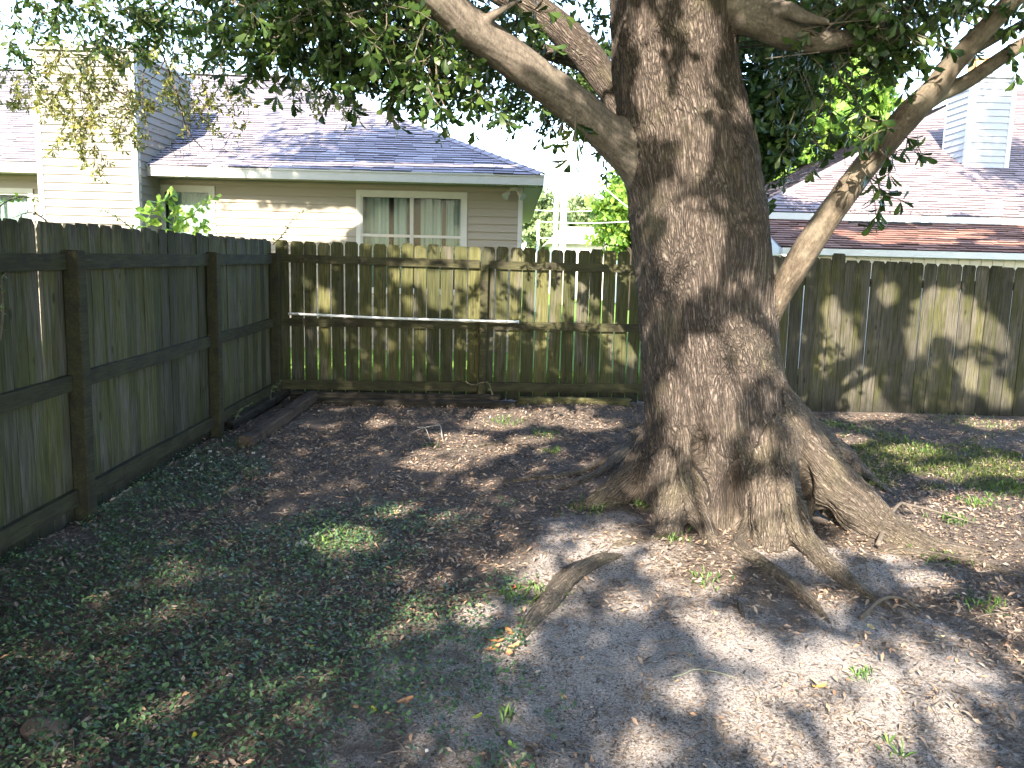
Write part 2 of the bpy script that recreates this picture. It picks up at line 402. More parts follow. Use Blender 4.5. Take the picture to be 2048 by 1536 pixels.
ROOTS = [
    # buttresses and the big roots
    GL([(1500, 1025, .80, .17), (1570, 1030, .50, .19), (1640, 1045, .27, .18), (1705, 1055, .13, .16), (1770, 1072, .04, .12), (1850, 1092, -.01, .085), (1940, 1104, -.03, .06), (2040, 1112, -.06, .05)]),
    GL([(1540, 960, .6, .16), (1610, 945, .30, .15), (1670, 935, .12, .12), (1720, 950, .0, .08), (1780, 985, -.05, .06)]),
    GL([(1550, 1050, .6, .11), (1572, 1072, .30, .115), (1600, 1090, .10, .10), (1645, 1125, .015, .062), (1700, 1170, .0, .05), (1760, 1205, -.01, .035), (1810, 1235, -.02, .02)]),
    GL([(1480, 1030, .5, .06), (1490, 1065, .05, .05), (1475, 1095, .01, .045), (1520, 1130, .01, .045), (1580, 1170, .012, .038), (1630, 1215, .002, .028), (1662, 1250, -.02, .02), (1685, 1280, -.05, .012)]),
    GL([(1375, 1000, .8, .10), (1355, 1030, .38, .12), (1343, 1052, .12, .105), (1332, 1078, -.01, .075)]),
    GL([(1365, 1035, .6, .08), (1385, 1055, .22, .075), (1410, 1075, .03, .07), (1435, 1090, -.03, .05)]),
    GL([(1428, 1000, .8, .08), (1432, 1020, .45, .085), (1445, 1038, .14, .08), (1475, 1058, -.02, .06)]),
    GL([(1330, 965, .45, .14), (1285, 985, .20, .14), (1235, 1000, .04, .13), (1185, 1012, -.03, .10), (1140, 1012, -.08, .07)]),
    GL([(1515, 1030, .8, .08), (1530, 1060, .36, .11), (1540, 1082, .06, .11), (1548, 1100, -.05, .08)]),
    GL([(1330, 905, .30, .10), (1270, 905, .12, .08), (1220, 925, .04, .05), (1150, 950, .01, .035), (1060, 958, .0, .03), (1000, 965, -.01, .02)]),
    GL([(1250, 925, .10, .05), (1190, 955, .02, .035), (1130, 975, .0, .028), (1090, 990, -.01, .02)]),
    GL([(1270, 1098, -.05, .02), (1215, 1120, .006, .036), (1165, 1145, .02, .042), (1125, 1180, .022, .045), (1095, 1215, .02, .045), (1062, 1248, .004, .038), (1040, 1280, -.02, .026), (1025, 1305, -.05, .014)]),
    GL([(1255, 1080, -.04, .015), (1185, 1120, .006, .022), (1130, 1150, .014, .026), (1095, 1190, .01, .03), (1075, 1230, .0, .03)]),
    GL([(1075, 1165, -.01, .02), (1020, 1180, .008, .022), (960, 1188, .008, .02), (900, 1200, .004, .018), (850, 1215, -.01, .014)]),
    GL([(1740, 1102, -.02, .02), (1800, 1108, .015, .025), (1870, 1117, .015, .028), (1940, 1125, .012, .026), (2010, 1145, .0, .02), (2060, 1160, -.01, .02)]),
    GL([(1290, 850, .02, .03), (1240, 857, .01, .025), (1190, 868, -.005, .015)]),
    GL([(1060, 878, .0, .02), (990, 887, .008, .022), (930, 900, .008, .022), (870, 915, .0, .018), (810, 930, -.01, .014)]),
    GL([(1300, 1075, -.03, .03), (1265, 1083, -.005, .032), (1235, 1090, -.012, .03), (1210, 1100, -.05, .02)]),
    GL([(1470, 1200, -.005, .014), (1480, 1215, .01, .018), (1488, 1238, -.005, .012)]),
]
for L in ROOTS: skel('root', *L, sub=5)

def unit_(v): return v / (np.linalg.norm(v, axis=-1, keepdims=True) + 1e-9)
def remesh_union(voxel):
    V = []; Fq = []
    for kd, p, r in BARKS:
        v, f = tube_np(p, r, 20, True)
        o = len(V); V += [tuple(a) for a in v]; Fq += [tuple(i + o for i in q) for q in f]
    me = bpy.data.meshes.new('tmp'); me.from_pydata(V, [], Fq); me.update(); recalc(me)
    ob = bpy.data.objects.new('tmp', me); COL.objects.link(ob)
    md = ob.modifiers.new('r', 'REMESH'); md.mode = 'VOXEL'; md.voxel_size = voxel
    s2 = ob.modifiers.new('s', 'SMOOTH'); s2.factor = .5; s2.iterations = 7
    dg = bpy.context.evaluated_depsgraph_get(); ev = ob.evaluated_get(dg); em = ev.to_mesh()
    n = len(em.vertices); co = np.empty(n * 3, np.float32); em.vertices.foreach_get('co', co)
    no = np.empty(n * 3, np.float32); em.vertices.foreach_get('normal', no)
    nl = len(em.loops); li = np.empty(nl, np.int32); em.loops.foreach_get('vertex_index', li)
    npoly = len(em.polygons); lt = np.empty(npoly, np.int32); em.polygons.foreach_get('loop_total', lt)
    ls = np.empty(npoly, np.int32); em.polygons.foreach_get('loop_start', ls)
    ev.to_mesh_clear(); bpy.data.objects.remove(ob); bpy.data.meshes.remove(me)
    q = ls[lt == 4]; fa = np.stack([li[q], li[q + 1], li[q + 2], li[q + 3]], 1)
    return co.reshape(-1, 3).astype(float), no.reshape(-1, 3).astype(float), fa
VOX = .0115
tv, tn, tf = remesh_union(VOX)
# nearest stretch of skeleton for every point
segA = []; segB = []; rA = []; rB = []; sid = []; s0 = []
for bi, (kd, p, r) in enumerate(BARKS):
    L = np.concatenate([[0], np.cumsum(np.linalg.norm(np.diff(p, axis=0), axis=1))])
    for i in range(len(p) - 1):
        segA.append(p[i]); segB.append(p[i + 1]); rA.append(r[i]); rB.append(r[i + 1]); sid.append(bi); s0.append(L[i])
segA = np.array(segA); segB = np.array(segB); rA = np.array(rA); rB = np.array(rB); sid = np.array(sid); s0 = np.array(s0)
best = np.full(len(tv), 1e9); bseg = np.zeros(len(tv), int); bt = np.zeros(len(tv))
for k in range(len(segA)):
    d = segB[k] - segA[k]; ll = d @ d
    lo = np.minimum(segA[k], segB[k]) - rA[k] - .25; hi = np.maximum(segA[k], segB[k]) + rA[k] + .25
    ix = np.where(np.all((tv > lo) & (tv < hi), axis=1))[0]
    if not len(ix): continue
    w = tv[ix] - segA[k]; t = np.clip(w @ d / ll, 0, 1)
    dist = np.linalg.norm(w - t[:, None] * d, axis=1) - (rA[k] * (1 - t) + rB[k] * t)
    b = dist < best[ix]; jx = ix[b]; best[jx] = dist[b]; bseg[jx] = k; bt[jx] = t[b]
dirs = segB - segA; seglen = np.linalg.norm(dirs, axis=1); dirs /= seglen[:, None]
ax = segA[bseg] + bt[:, None] * (segB - segA)[bseg]
perp = tv - ax; s_al = s0[bseg] + bt * seglen[bseg]
tdir = dirs[bseg]
kindv = np.array([BARKS[i][0] for i in range(len(BARKS))])[sid[bseg]]
radv = rA[bseg] * (1 - bt) + rB[bseg] * bt
wob = fbm(tv * 2.2, 5, 2)[:, None] * .05
adir = unit_(np.array([b[1][-1] - b[1][0] for b in BARKS]))[sid[bseg]]; a0 = np.array([b[1][0] for b in BARKS])[sid[bseg]]
s_pr = np.sum((tv - a0) * adir, 1)
q = (perp - adir * np.sum(perp * adir, 1, keepdims=True) + wob) * 30 + adir * (s_pr * 4.6)[:, None]
# ease the joints of the buttresses into the trunk
_e = np.concatenate([tf[:, [0, 1]], tf[:, [1, 2]], tf[:, [2, 3]], tf[:, [3, 0]]]); _deg = np.bincount(_e[:, 0], minlength=len(tv)) + np.bincount(_e[:, 1], minlength=len(tv))
_h = tv[:, 2] - gh(tv[:, 0], tv[:, 1]); _w = sstep(.02, .25, _h) * (1 - sstep(1.2, 1.6, _h)) * sstep(.06, .10, radv) * .6
_w = np.maximum(_w, .5 * (np.linalg.norm(tv - P(1275, 290, 5.25), axis=1) < .38))
for _ in range(130):
    _s = np.stack([np.bincount(_e[:, 0], tv[_e[:, 1], k], len(tv)) + np.bincount(_e[:, 1], tv[_e[:, 0], k], len(tv)) for k in range(3)], 1) / _deg[:, None]
    tv = tv + (_s - tv) * _w[:, None]
rid = 1 - np.abs(vnoise(q, 31)); rid2 = 1 - np.abs(vnoise(q * 2.1 + 9, 32)); lump = fbm(tv * 6, 33, 3)
coarse = np.where(kindv == 'trunk', 1.0, np.where(kindv == 'root', 1.3, .30)) * np.clip(radv / .1, .12, 1)
big = fbm(np.stack([tv[:, 0] * 3.2, tv[:, 1] * 3.2, tv[:, 2] * .9], 1), 35, 2)
disp = coarse * (.013 * (rid ** 3 - .4) * -1 + .008 * -(rid2 ** 2 - .5) + .012 * lump) + np.where(kindv == 'trunk', .03, .012) * np.clip(radv / .15, .1, 1) * big
# old knots and the hollow folds between the buttresses
cav_shade = np.zeros(len(tv)); tvx, tvy, _ = proj(tv)
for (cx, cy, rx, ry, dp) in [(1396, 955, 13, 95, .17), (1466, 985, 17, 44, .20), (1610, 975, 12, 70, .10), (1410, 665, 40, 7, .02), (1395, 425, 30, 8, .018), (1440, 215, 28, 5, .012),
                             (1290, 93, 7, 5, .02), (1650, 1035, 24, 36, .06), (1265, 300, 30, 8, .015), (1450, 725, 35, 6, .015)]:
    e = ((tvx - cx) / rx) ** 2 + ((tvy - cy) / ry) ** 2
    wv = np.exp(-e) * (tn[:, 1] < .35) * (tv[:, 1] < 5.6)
    disp -= dp * wv; cav_shade = np.maximum(cav_shade, np.clip(wv * (dp / .06), 0, 1))
tv2 = tv + tn * disp[:, None]
hgt = tv[:, 2] - gh(tv[:, 0], tv[:, 1])
dust = np.clip(1 - hgt / .16, 0, 1) * .5 * (tn[:, 2] > -.2)
dust = np.maximum(dust, np.where(kindv == 'root', np.where(radv < .06, .6, .25), 0))
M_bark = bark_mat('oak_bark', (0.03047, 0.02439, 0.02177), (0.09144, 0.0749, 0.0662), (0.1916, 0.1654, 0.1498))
M_limb = bark_mat('smooth_limb_bark', (0.03485, 0.02998, 0.02649), (0.08712, 0.07527, 0.06482), (0.1463, 0.129, 0.1115), smoothb=True)
M_lean = bark_mat('tan_limb_bark', (.024, .019, .014), (.062, .050, .038), (.105, .088, .066), smoothb=True)
oak = thing('oak_tree', 'massive old oak with furrowed trunk, spreading roots and a leaning limb beside the board fence', 'tree', (TREE[0], TREE[1], 0))
oakinv = np.array([TREE[0], TREE[1], 0.0])
nrm_full = None
_full = new_mesh('tmpfull', tv2, tf, None, True)
nn = np.empty(len(tv2) * 3, np.float32); _full.vertices.foreach_get('normal', nn); nn = nn.reshape(-1, 3)
bpy.data.meshes.remove(_full)
fseg = sid[bseg][tf]; fown = fseg[:, 0]
groups = {}
for bi, (kd, p, r) in enumerate(BARKS): groups[bi] = bi
groups[6] = 6
# short stubs (L1b, L4b) stay with their limb
merge = {6: 1, 7: 4}
for bi in range(len(BARKS)):
    own = merge.get(bi, bi); fown = np.where(fown == bi, own, fown)
# buttress roots belong to the trunk above knee height
fc = tv2[tf].mean(axis=1); fh = fc[:, 2] - gh(fc[:, 0], fc[:, 1])
kinds = np.array([b[0] for b in BARKS])
fown = np.where((kinds[fown] == 'root') & (fh > .22), 0, fown)
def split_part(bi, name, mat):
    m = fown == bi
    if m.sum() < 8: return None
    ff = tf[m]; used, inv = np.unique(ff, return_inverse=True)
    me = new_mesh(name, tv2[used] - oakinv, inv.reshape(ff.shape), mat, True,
                  {'bark_q': q[used] * .5, 'cav_shade': cav_shade[used], 'dust': dust[used]})
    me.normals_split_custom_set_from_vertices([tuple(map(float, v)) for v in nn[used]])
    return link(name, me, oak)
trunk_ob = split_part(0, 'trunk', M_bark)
limb_obs = []
for bi, (kd, p, r) in enumerate(BARKS):
    if bi == 0 or bi in merge: continue
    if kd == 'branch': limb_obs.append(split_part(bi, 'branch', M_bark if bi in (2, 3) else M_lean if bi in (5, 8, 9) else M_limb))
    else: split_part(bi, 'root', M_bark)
# limb names index: 1..5 are L1..L5, 8 and 9 the forks of L5

# ------------------------------------------------------------------ fences
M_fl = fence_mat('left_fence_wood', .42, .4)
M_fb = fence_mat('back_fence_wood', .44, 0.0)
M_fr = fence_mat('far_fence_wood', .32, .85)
def picket_mesh(w, t, h, ear, seed, mat):
    rr = random.Random(seed); b = MB()
    e = ear * rr.uniform(.85, 1.15); wl = w / 2 * rr.uniform(.955, 1.0); j = lambda a: rr.uniform(-a, a)
    poly = [(-wl, 0 + j(.01)), (-w * .12, j(.012)), (w * .18, j(.012)), (wl, 0 + j(.01)), (wl * .985, h * .5), (wl, h - e), (wl - e * .62, h - .004), (-wl + e * .62, h), (-wl, h - e * 1.02), (-wl * .985, h * .5)]
    b.prism(poly, 0, t, 'y')
    me = new_mesh('picket', b.v, b.f, mat); recalc(me); return me
def fence(name, label, cat, A, B, topz, botz, pitch, pw, mat, rails, posts, side, group=None, hvar=.011, tall=None, railmat=None):
    """A, B: the ends of the picket line; side: +1 when rails and posts stand on the left of A->B"""
    A = np.array(A, float); B = np.array(B, float); d = B - A; L = np.hypot(*d); d /= L
    nrm = np.array([-d[1], d[0]]) * side
    ang = math.atan2(d[1], d[0])
    root = thing(name, label, cat, (A[0], A[1], 0), group)
    h0 = topz(0) - botz(0)
    prot = [picket_mesh(pw, .016, 1.0, .045, s, mat) for s in range(8)]
    prot = []
    for s in range(8): prot.append(picket_mesh(pw, .016, h0, .032, s + 50, mat))
    n = int(L / pitch) + 1
    for i in range(n):
        s = (i + .5) * pitch
        if s > L: break
        p = d * s
        z0 = botz(s / L) + random.uniform(-.012, .008); z1 = topz(s / L) + random.uniform(-hvar, hvar) + (tall.get(i, 0) if tall else 0)
        o = link('picket', prot[i % 8] if i % 3 else prot[(i * 5 + 3) % 8], root, (p[0], p[1], z0),
                 (random.uniform(-.004, .004), random.uniform(-.006, .006), ang + random.uniform(-.012, .012)), (1, 1, (z1 - z0) / h0))
    for (zc, hh, th, s0_, s1_, off) in rails:
        segs = max(1, int(round((s1_ - s0_) / 2.3))); 
        for k in range(segs):
            a = s0_ + (s1_ - s0_) * k / segs; b_ = s0_ + (s1_ - s0_) * (k + 1) / segs - .004
            za, zb = zc(a / L), zc(b_ / L)
            pa, pb = d * a + nrm * off, d * b_ + nrm * off
            mb = MB(); ln = np.hypot(*(pb - pa)); N_ = 10
            # a slightly bowed board
            vs = []; rr = random.Random(k * 7 + int(zc(0) * 100))
            for i in range(N_ + 1):
                t = i / N_; bow = math.sin(t * math.pi) * rr.uniform(-.004, .004)
                zz = (zb - za) * t + bow
                for (yy, z_) in ((0, -hh / 2), (th, -hh / 2), (th, hh / 2), (0, hh / 2)): vs.append((t * ln, yy * side, zz + z_ + rr.uniform(-.0015, .0015)))
            fs = [(i * 4 + j, i * 4 + (j + 1) % 4, (i + 1) * 4 + (j + 1) % 4, (i + 1) * 4 + j) for i in range(N_) for j in range(4)] + [(0, 1, 2, 3), (N_ * 4, N_ * 4 + 3, N_ * 4 + 2, N_ * 4 + 1)]
            mb.add(vs, fs)
            mb.build('rail', railmat or mat, root, loc=(pa[0], pa[1], za), rot=(0, 0, ang))
    for (s, w, dep, zb, zt) in posts:
        mb = MB().box(-w / 2, w / 2, 0, dep, 0, zt - zb)
        o = mb.build('post', railmat or mat, root, loc=(*(d * s + nrm * .0015), zb), rot=(random.uniform(-.006, .006), random.uniform(-.004, .004), ang))
        if side < 0: o.scale = (1, -1, 1)
        bevel(o.data, .006)
    return root
def rail_mat(name, k=1.0):
    a = N(name); off = a.rndoff()
    grain = a.noise(a.obj((2, 30, 30), off), 3, 5, .65); broad = a.noise(a.obj((3, 6, 6), off), 1.6, 4, .65)
    c = a.ramp(grain, (.3, (.036 * k, .038 * k, .020 * k)), (.6, (.10 * k, .10 * k, .048 * k)), (.8, (.16 * k, .155 * k, .085 * k)))
    c = a.mix(a.ramp(broad, (.45, 0.0), (.62, .8)), c, (.014, .012, .009))
    a.bump(grain, .5, .004); return a.done(c, .9)
M_rail = rail_mat('rail_wood', .32)
M_railb = rail_mat('back_rail_wood', .42)
lin = lambda a, b: (lambda t: a + (b - a) * t)
XL = -2.60
# left fence: rails and posts face the yard
railz = [(lin(1.53, 1.60), .092, .038), (lin(.80, .93), .092, .038), (lin(.13, .22), .10, .038)]
fl_len = 8.97 - .6
postS = [(.35, .6), (2.52, .6), (4.82, .6), (7.05, .6), (8.86, .6)]
post_y = [2.55, 4.83, 7.06, 8.88]
rl = []
for (zf, hh, th) in railz:
    e = [0.3] + [y - .6 for y in post_y]
    for a_, b_ in zip(e[:-1], e[1:]):
        rl.append((zf, hh, th, a_ + .05, b_ - .052, .0015 + .0))
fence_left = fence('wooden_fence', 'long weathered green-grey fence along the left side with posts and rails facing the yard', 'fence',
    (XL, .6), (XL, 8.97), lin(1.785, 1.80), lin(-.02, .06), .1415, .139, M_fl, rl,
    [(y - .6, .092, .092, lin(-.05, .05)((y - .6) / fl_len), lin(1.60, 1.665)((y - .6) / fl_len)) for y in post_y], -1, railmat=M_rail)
# back fence: its near side carries rails too
BA = (P(552, 560, 8.985)[0], 8.985); BB = (1.72, 9.16)
bl = math.hypot(BB[0] - BA[0], BB[1] - BA[1])
brail = [(lin(1.612, 1.585), .088, .038), (lin(.93, .945), .088, .038), (lin(.245, .275), .10, .038)]
mid = P(966, 640, 9.0)[0] - BA[0]
rl = []
for (zf, hh, th) in brail:
    rl += [(zf, hh, th, .06, mid - .046, .0015), (zf, hh, th, mid + .046, bl, .0015)]
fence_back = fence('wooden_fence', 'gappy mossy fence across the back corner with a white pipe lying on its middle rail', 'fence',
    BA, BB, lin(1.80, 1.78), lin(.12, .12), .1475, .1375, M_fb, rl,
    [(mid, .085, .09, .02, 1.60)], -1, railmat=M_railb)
for o in list(fence_back.children) : pass
# the neighbour's fence seen from its board side
RA = (1.60, 9.19); RB = (6.9, 9.34)
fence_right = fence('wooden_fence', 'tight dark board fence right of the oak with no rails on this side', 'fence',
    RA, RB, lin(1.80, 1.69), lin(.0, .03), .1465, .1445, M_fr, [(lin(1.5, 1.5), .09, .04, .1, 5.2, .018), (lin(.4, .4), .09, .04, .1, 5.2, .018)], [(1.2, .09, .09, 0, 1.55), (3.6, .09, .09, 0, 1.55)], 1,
    tall={13: .05, 12: -.0, 14: -.02}, hvar=.008)

# white pipe on the middle rail
a_ = P(577, 632, 8.92); b_ = P(1036, 642, 8.945)
za = .93 + .046 + .016
pp = np.array([[a_[0], 8.935, za + .03], [(a_[0] + b_[0]) / 2, 8.94, za + .006], [b_[0], 8.975, za + .001]])
M_pipe = plain('white_plastic', (.62, .64, .66), .35, .12, 6, spec=.5)
mb = MB(); mb.tube(catmull(pp, 8), .0135, 14); pipe = mb.build('plastic_pipe', M_pipe, smooth=True)
tag(pipe, 'long white plastic pipe lying on the middle rail of the back fence', 'pipe')
# its open end
mb = MB(); mb.tube([pp[-1] + np.array([.0, 0, 0]), pp[-1] + np.array([.012, 0, 0])], .0165, 14); mb.build('pipe_lip', M_pipe, pipe, smooth=False)

# ------------------------------------------------------------------ timbers on the ground
def timber_mat(name, c0, c1, c2):
    a = N(name); off = a.rndoff(); gr = a.noise(a.obj((1.2, 20, 20), off), 3, 6, .7); br = a.noise(a.obj((3, 3, 3), off), 2, 4, .6)
    c = a.ramp(gr, (.3, c0), (.55, c1), (.75, c2)); c = a.mix(a.ramp(br, (.5, 0.0), (.68, .7)), c, tuple(x * .5 for x in c0))
    a.bump(gr, .8, .008); return a.done(c, .95)
M_tb = timber_mat('brown_timber', (.022, .017, .014), (.062, .046, .037), (.105, .085, .068))
M_tk = timber_mat('rotten_timber', (0.0075, 0.00675, 0.00525), (0.02625, 0.0225, 0.018), (0.0975, 0.09, 0.0675))
M_ty = timber_mat('mossy_timber', (.022, .021, .010), (.070, .068, .030), (.13, .125, .062))
def timber(label, a, b, w, h, mat, seed, ragged=0.0, group='old landscape timbers on the ground'):
    a = np.array(a, float); b = np.array(b, float); d = b - a; L = np.linalg.norm(d); d /= L
    s = np.cross((0, 0, 1), d); s /= np.linalg.norm(s); u = np.cross(d, s); rr = random.Random(seed)
    n = 26; sec = 10; V = []; c = a
    for i in range(n + 1):
        t = i / n; rw = 1 - (rr.uniform(0, ragged) if i in (0, n) else 0)
        for k in range(sec):
            an = 2 * math.pi * k / sec + .3
            cx = math.copysign(abs(math.cos(an)) ** .45, math.cos(an)) * w / 2; cz = math.copysign(abs(math.sin(an)) ** .45, math.sin(an)) * h / 2
            jj = rr.uniform(.93, 1.05) * rw
            V.append(a + d * (t * L) + s * cx * jj + u * (cz * jj + h / 2) - a + (d * rr.uniform(-.02, .02) if i in (0, n) else 0))
    Fc = [(i * sec + k, i * sec + (k + 1) % sec, (i + 1) * sec + (k + 1) % sec, (i + 1) * sec + k) for i in range(n) for k in range(sec)]
    Fc += [tuple(range(sec)), tuple(n * sec + k for k in range(sec - 1, -1, -1))]
    # store it along its own x axis so the grain follows the length
    R_ = np.stack([d, s, u]); V = [R_ @ np.array(v) for v in V]
    me = new_mesh('landscape_timber', V, Fc, mat); recalc(me)
    o = link('landscape_timber', me); o.matrix_world = Matrix(((d[0], s[0], u[0], a[0]), (d[1], s[1], u[1], a[1]), (d[2], s[2], u[2], a[2]), (0, 0, 0, 1)))
    return tag(o, label, 'timber', group)
t1a, t1b = G(492, 896), G(628, 803)
timber('brown square timber lying free in the left corner, its cut end towards the yard', t1a - [0, 0, .01], t1b + [0, 0, .01], .135, .115, M_tb, 1)
t2a, t2b = G(452, 862), G(590, 788)
timber('darker timber tucked against the left fence behind the corner post', t2a + [.02, 0, -.01], t2b + [-.03, 0, .02], .10, .10, M_tk, 2)
gz = lambda x, y, dz: (x, y, float(gh(x, y)) + dz)
timber('black rotten timber lying in front of the back fence, pale broken right end', gz(P(650, 800, 8.72)[0], 8.70, -.015), gz(P(1028, 800, 8.75)[0], 8.74, -.02), .11, .09, M_tk, 3, .3)
q1 = G(600, 792); q2 = G(1000, 798)
timber('flattened dark timber behind the rotten one, hard against the fence foot', gz(q1[0], 8.84, -.005), gz(q2[0], 8.88, -.01), .10, .13, M_tk, 4)
timber('mossy yellow-green timber along the fence foot beside the oak trunk', gz(P(1034, 800, 8.9)[0], 8.92, -.02), gz(P(1262, 800, 8.95)[0], 8.97, -.02), .10, .11, M_ty, 5, .3)

# ------------------------------------------------------------------ houses
def shingle_mat(name, cols, spec=.2):
    a = N(name); off = a.rndoff(); t = a.attr('rnd')
    c = a.ramp(t, (0, tuple(x * .28 for x in cols[0])), *[(.12 + .88 * i / (len(cols) - 1), k) for i, k in enumerate(cols)])
    sp = a.noise(a.obj((1, 1, 1), off), 60, 4, .8); c = a.mix(1.0, c, a.ramp(sp, (.3, .6), (.7, 1.25)), 'MULTIPLY')
    a.bump(sp, .4, .004); return a.done(c, .95)
M_sh = shingle_mat('grey_shingle', [(0.1584, 0.1462, 0.1826), (0.2437, 0.2253, 0.2677), (0.2009, 0.1888, 0.2313), (0.3166, 0.2984, 0.341)])
M_shp = shingle_mat('mauve_shingle', [(0.1656, 0.1366, 0.149), (0.2153, 0.1822, 0.1946), (0.1946, 0.1615, 0.1739), (0.2567, 0.2194, 0.2318)])
M_shb = shingle_mat('brown_shingle', [(0.1268, 0.06338, 0.04875), (0.195, 0.1024, 0.078), (0.1658, 0.08775, 0.06825), (0.2535, 0.1463, 0.1121)])
M_side = plain('beige_siding', (0.1602, 0.1461, 0.1201), .55, .04, 3)
M_sideb = plain('pale_blue_siding', (0.27, 0.2862, 0.3132), .55, .04, 3)
M_chim = plain('cream_siding', (0.1198, 0.1127, 0.09828), .55, .04, 3)
M_trim = plain('white_trim', (0.2822, 0.2868, 0.2731), .5, .06, 5)
M_trimb = plain('chalky_trim', (0.4224, 0.448, 0.4608), .5, .05, 5)
M_soff = plain('soffit_vinyl', (0.4125, 0.39, 0.33), .6, .04, 5)
M_dark = plain('dark_interior', (.02, .022, .024), .9)
M_wht = plain('white_boards', (0.51, 0.5175, 0.54), .55, .04, 4)
M_curt = plain('curtain_cloth', (.17, .215, .215), .8, .08, 12)
M_blind = plain('blind_vinyl', (0.252, 0.315, 0.301), .6, .05, 6)
M_met = plain('dull_metal', (.55, .56, .56), .4, .1, 5)
_g = N('window_glass'); _tr = _g.n('ShaderNodeBsdfTransparent'); _gl = _g.n('ShaderNodeBsdfGlossy'); _gl.inputs['Roughness'].default_value = .03
_tr.inputs[0].default_value = (.86, .92, .90, 1)
_fr = _g.n('ShaderNodeFresnel'); _fr.inputs[0].default_value = 1.5
_mx = _g.n('ShaderNodeMixShader'); _g.t.links.new(_g.math('MULTIPLY', _fr.outputs[0], .12), _mx.inputs[0])
_g.t.links.new(_tr.outputs[0], _mx.inputs[1]); _g.t.links.new(_gl.outputs[0], _mx.inputs[2]); _g.t.links.new(_mx.outputs[0], _g.out.inputs[0])
M_glass = _g.m

EXPO = .127; TABW = .33
def shingles_on(root, mat, O, U, S, width_at, ncourse, max_obj, seed, skipmask=None):
    """courses of tabs on a slope. O: eave corner, U: unit along the eave, S: unit up the slope, width_at(s)->(u0,u1)"""
    O = np.array(O, float); U = np.array(U, float); S = np.array(S, float); Nn = np.cross(U, S)
    rr = random.Random(seed)
    prot = []
    Mx = Matrix(((U[0], S[0], Nn[0]), (U[1], S[1], Nn[1]), (U[2], S[2], Nn[2])))
    eul = Mx.to_euler()
    for k in range(8):
        v, f = [], []
        w, l, t = TABW - .006, EXPO * 1.25, .009
        vs = [(0, 0, .020), (w, 0, .020), (w, l, .003), (0, l, .003), (0, -.001, .020), (w, -.001, .020), (0, -.001, .0), (w, -.001, .0)]
        fs = [(0, 1, 2, 3), (6, 7, 5, 4), (6, 4, 3), (7, 2, 5)]
        prot.append(new_mesh('shingle', vs, fs, mat, False, {'rnd': [.15 + .85 * k / 7.0] * 4 + [0] * 4}))
    V = []; Fc = []; rn = []; cnt = 0; inv = root.matrix_basis.inverted()
    for c in range(ncourse):
        s = c * EXPO; u0, u1 = width_at(s + EXPO * .5)
        if u1 - u0 < .1: break
        u = u0 - rr.uniform(0, TABW)
        while u < u1:
            a, b = max(u, u0), min(u + TABW - .006, u1)
            if b - a > .03:
                p = O + U * a + S * (s + rr.uniform(-.004, .004)) + Nn * .004
                px, py, zz = proj(p + Nn * .02)
                vis = -20 < px < 2068 and -20 < py < 1556
                if cnt < max_obj and vis and not (skipmask and skipmask(px, py)):
                    o = link('shingle', prot[rr.randrange(8)], root, inv @ Vector(p), eul, ((b - a) / (TABW - .006), 1, rr.uniform(.7, 1.5))); cnt += 1
                else:
                    o = len(V); l = EXPO * 1.25; h = .020 * rr.uniform(.8, 1.5)
                    for (x, y, z) in ((a, 0, h), (b, 0, h), (b, l, .003), (a, l, .003), (a, -.001, h), (b, -.001, h), (a, -.001, 0), (b, -.001, 0)):
                        V.append(O + U * x + S * (s + y) + Nn * (z + .004))
                    Fc += [(o, o + 1, o + 2, o + 3), (o + 6, o + 7, o + 5, o + 4)]; rn += [.15 + .85 * rr.random()] * 4 + [0] * 4
            u += TABW
    if V:
        V = np.array(V) - np.array(root.location)
        link('shingles', new_mesh('shingles', V, Fc, mat, False, {'rnd': rn}), root, kind='stuff')
BOARD = {}
def siding(root, mat, x0, x1, Y, z0, z1, step, holes=(), base=True, name='siding_board', axis=0):
    """lapped boards facing -Y between x0 and x1 (axis 0) or facing -X / +X sides (axis 1)"""
    if mat.name not in BOARD:
        v = [(0, 0, 0), (1, 0, 0), (1, -.026, 0), (0, -.026, 0), (1, -.006, 1), (0, -.006, 1), (0, 0, 1), (1, 0, 1)]
        f = [(3, 2, 4, 5), (0, 1, 2, 3), (5, 4, 7, 6), (0, 3, 5, 6), (1, 7, 4, 2)]
        BOARD[mat.name] = new_mesh('siding_board', v, f, mat)
    inv = np.array(root.location)
    z = z0
    while z < z1 - .01:
        hgt = min(step, z1 - z); spans = [(x0, x1)]
        for (a, b, c, d) in holes:
            if z + hgt > c + .004 and z < d - .004:
                ns = []
                for s, e in spans:
                    if b <= s or a >= e: ns.append((s, e)); continue
                    if a > s: ns.append((s, a))
                    if b < e: ns.append((b, e))
                spans = ns
        for s, e in spans:
            if axis == 0: link(name, BOARD[mat.name], root, np.array([s, Y, z]) - inv, (0, 0, 0), (e - s, 1, hgt))
            elif axis == 1: link(name, BOARD[mat.name], root, np.array([Y, s, z]) - inv, (0, 0, math.pi / 2), (e - s, 1, hgt))     # faces +X
            else: link(name, BOARD[mat.name], root, np.array([Y, e, z]) - inv, (0, 0, -math.pi / 2), (e - s, 1, hgt))     # faces -X
        z += step

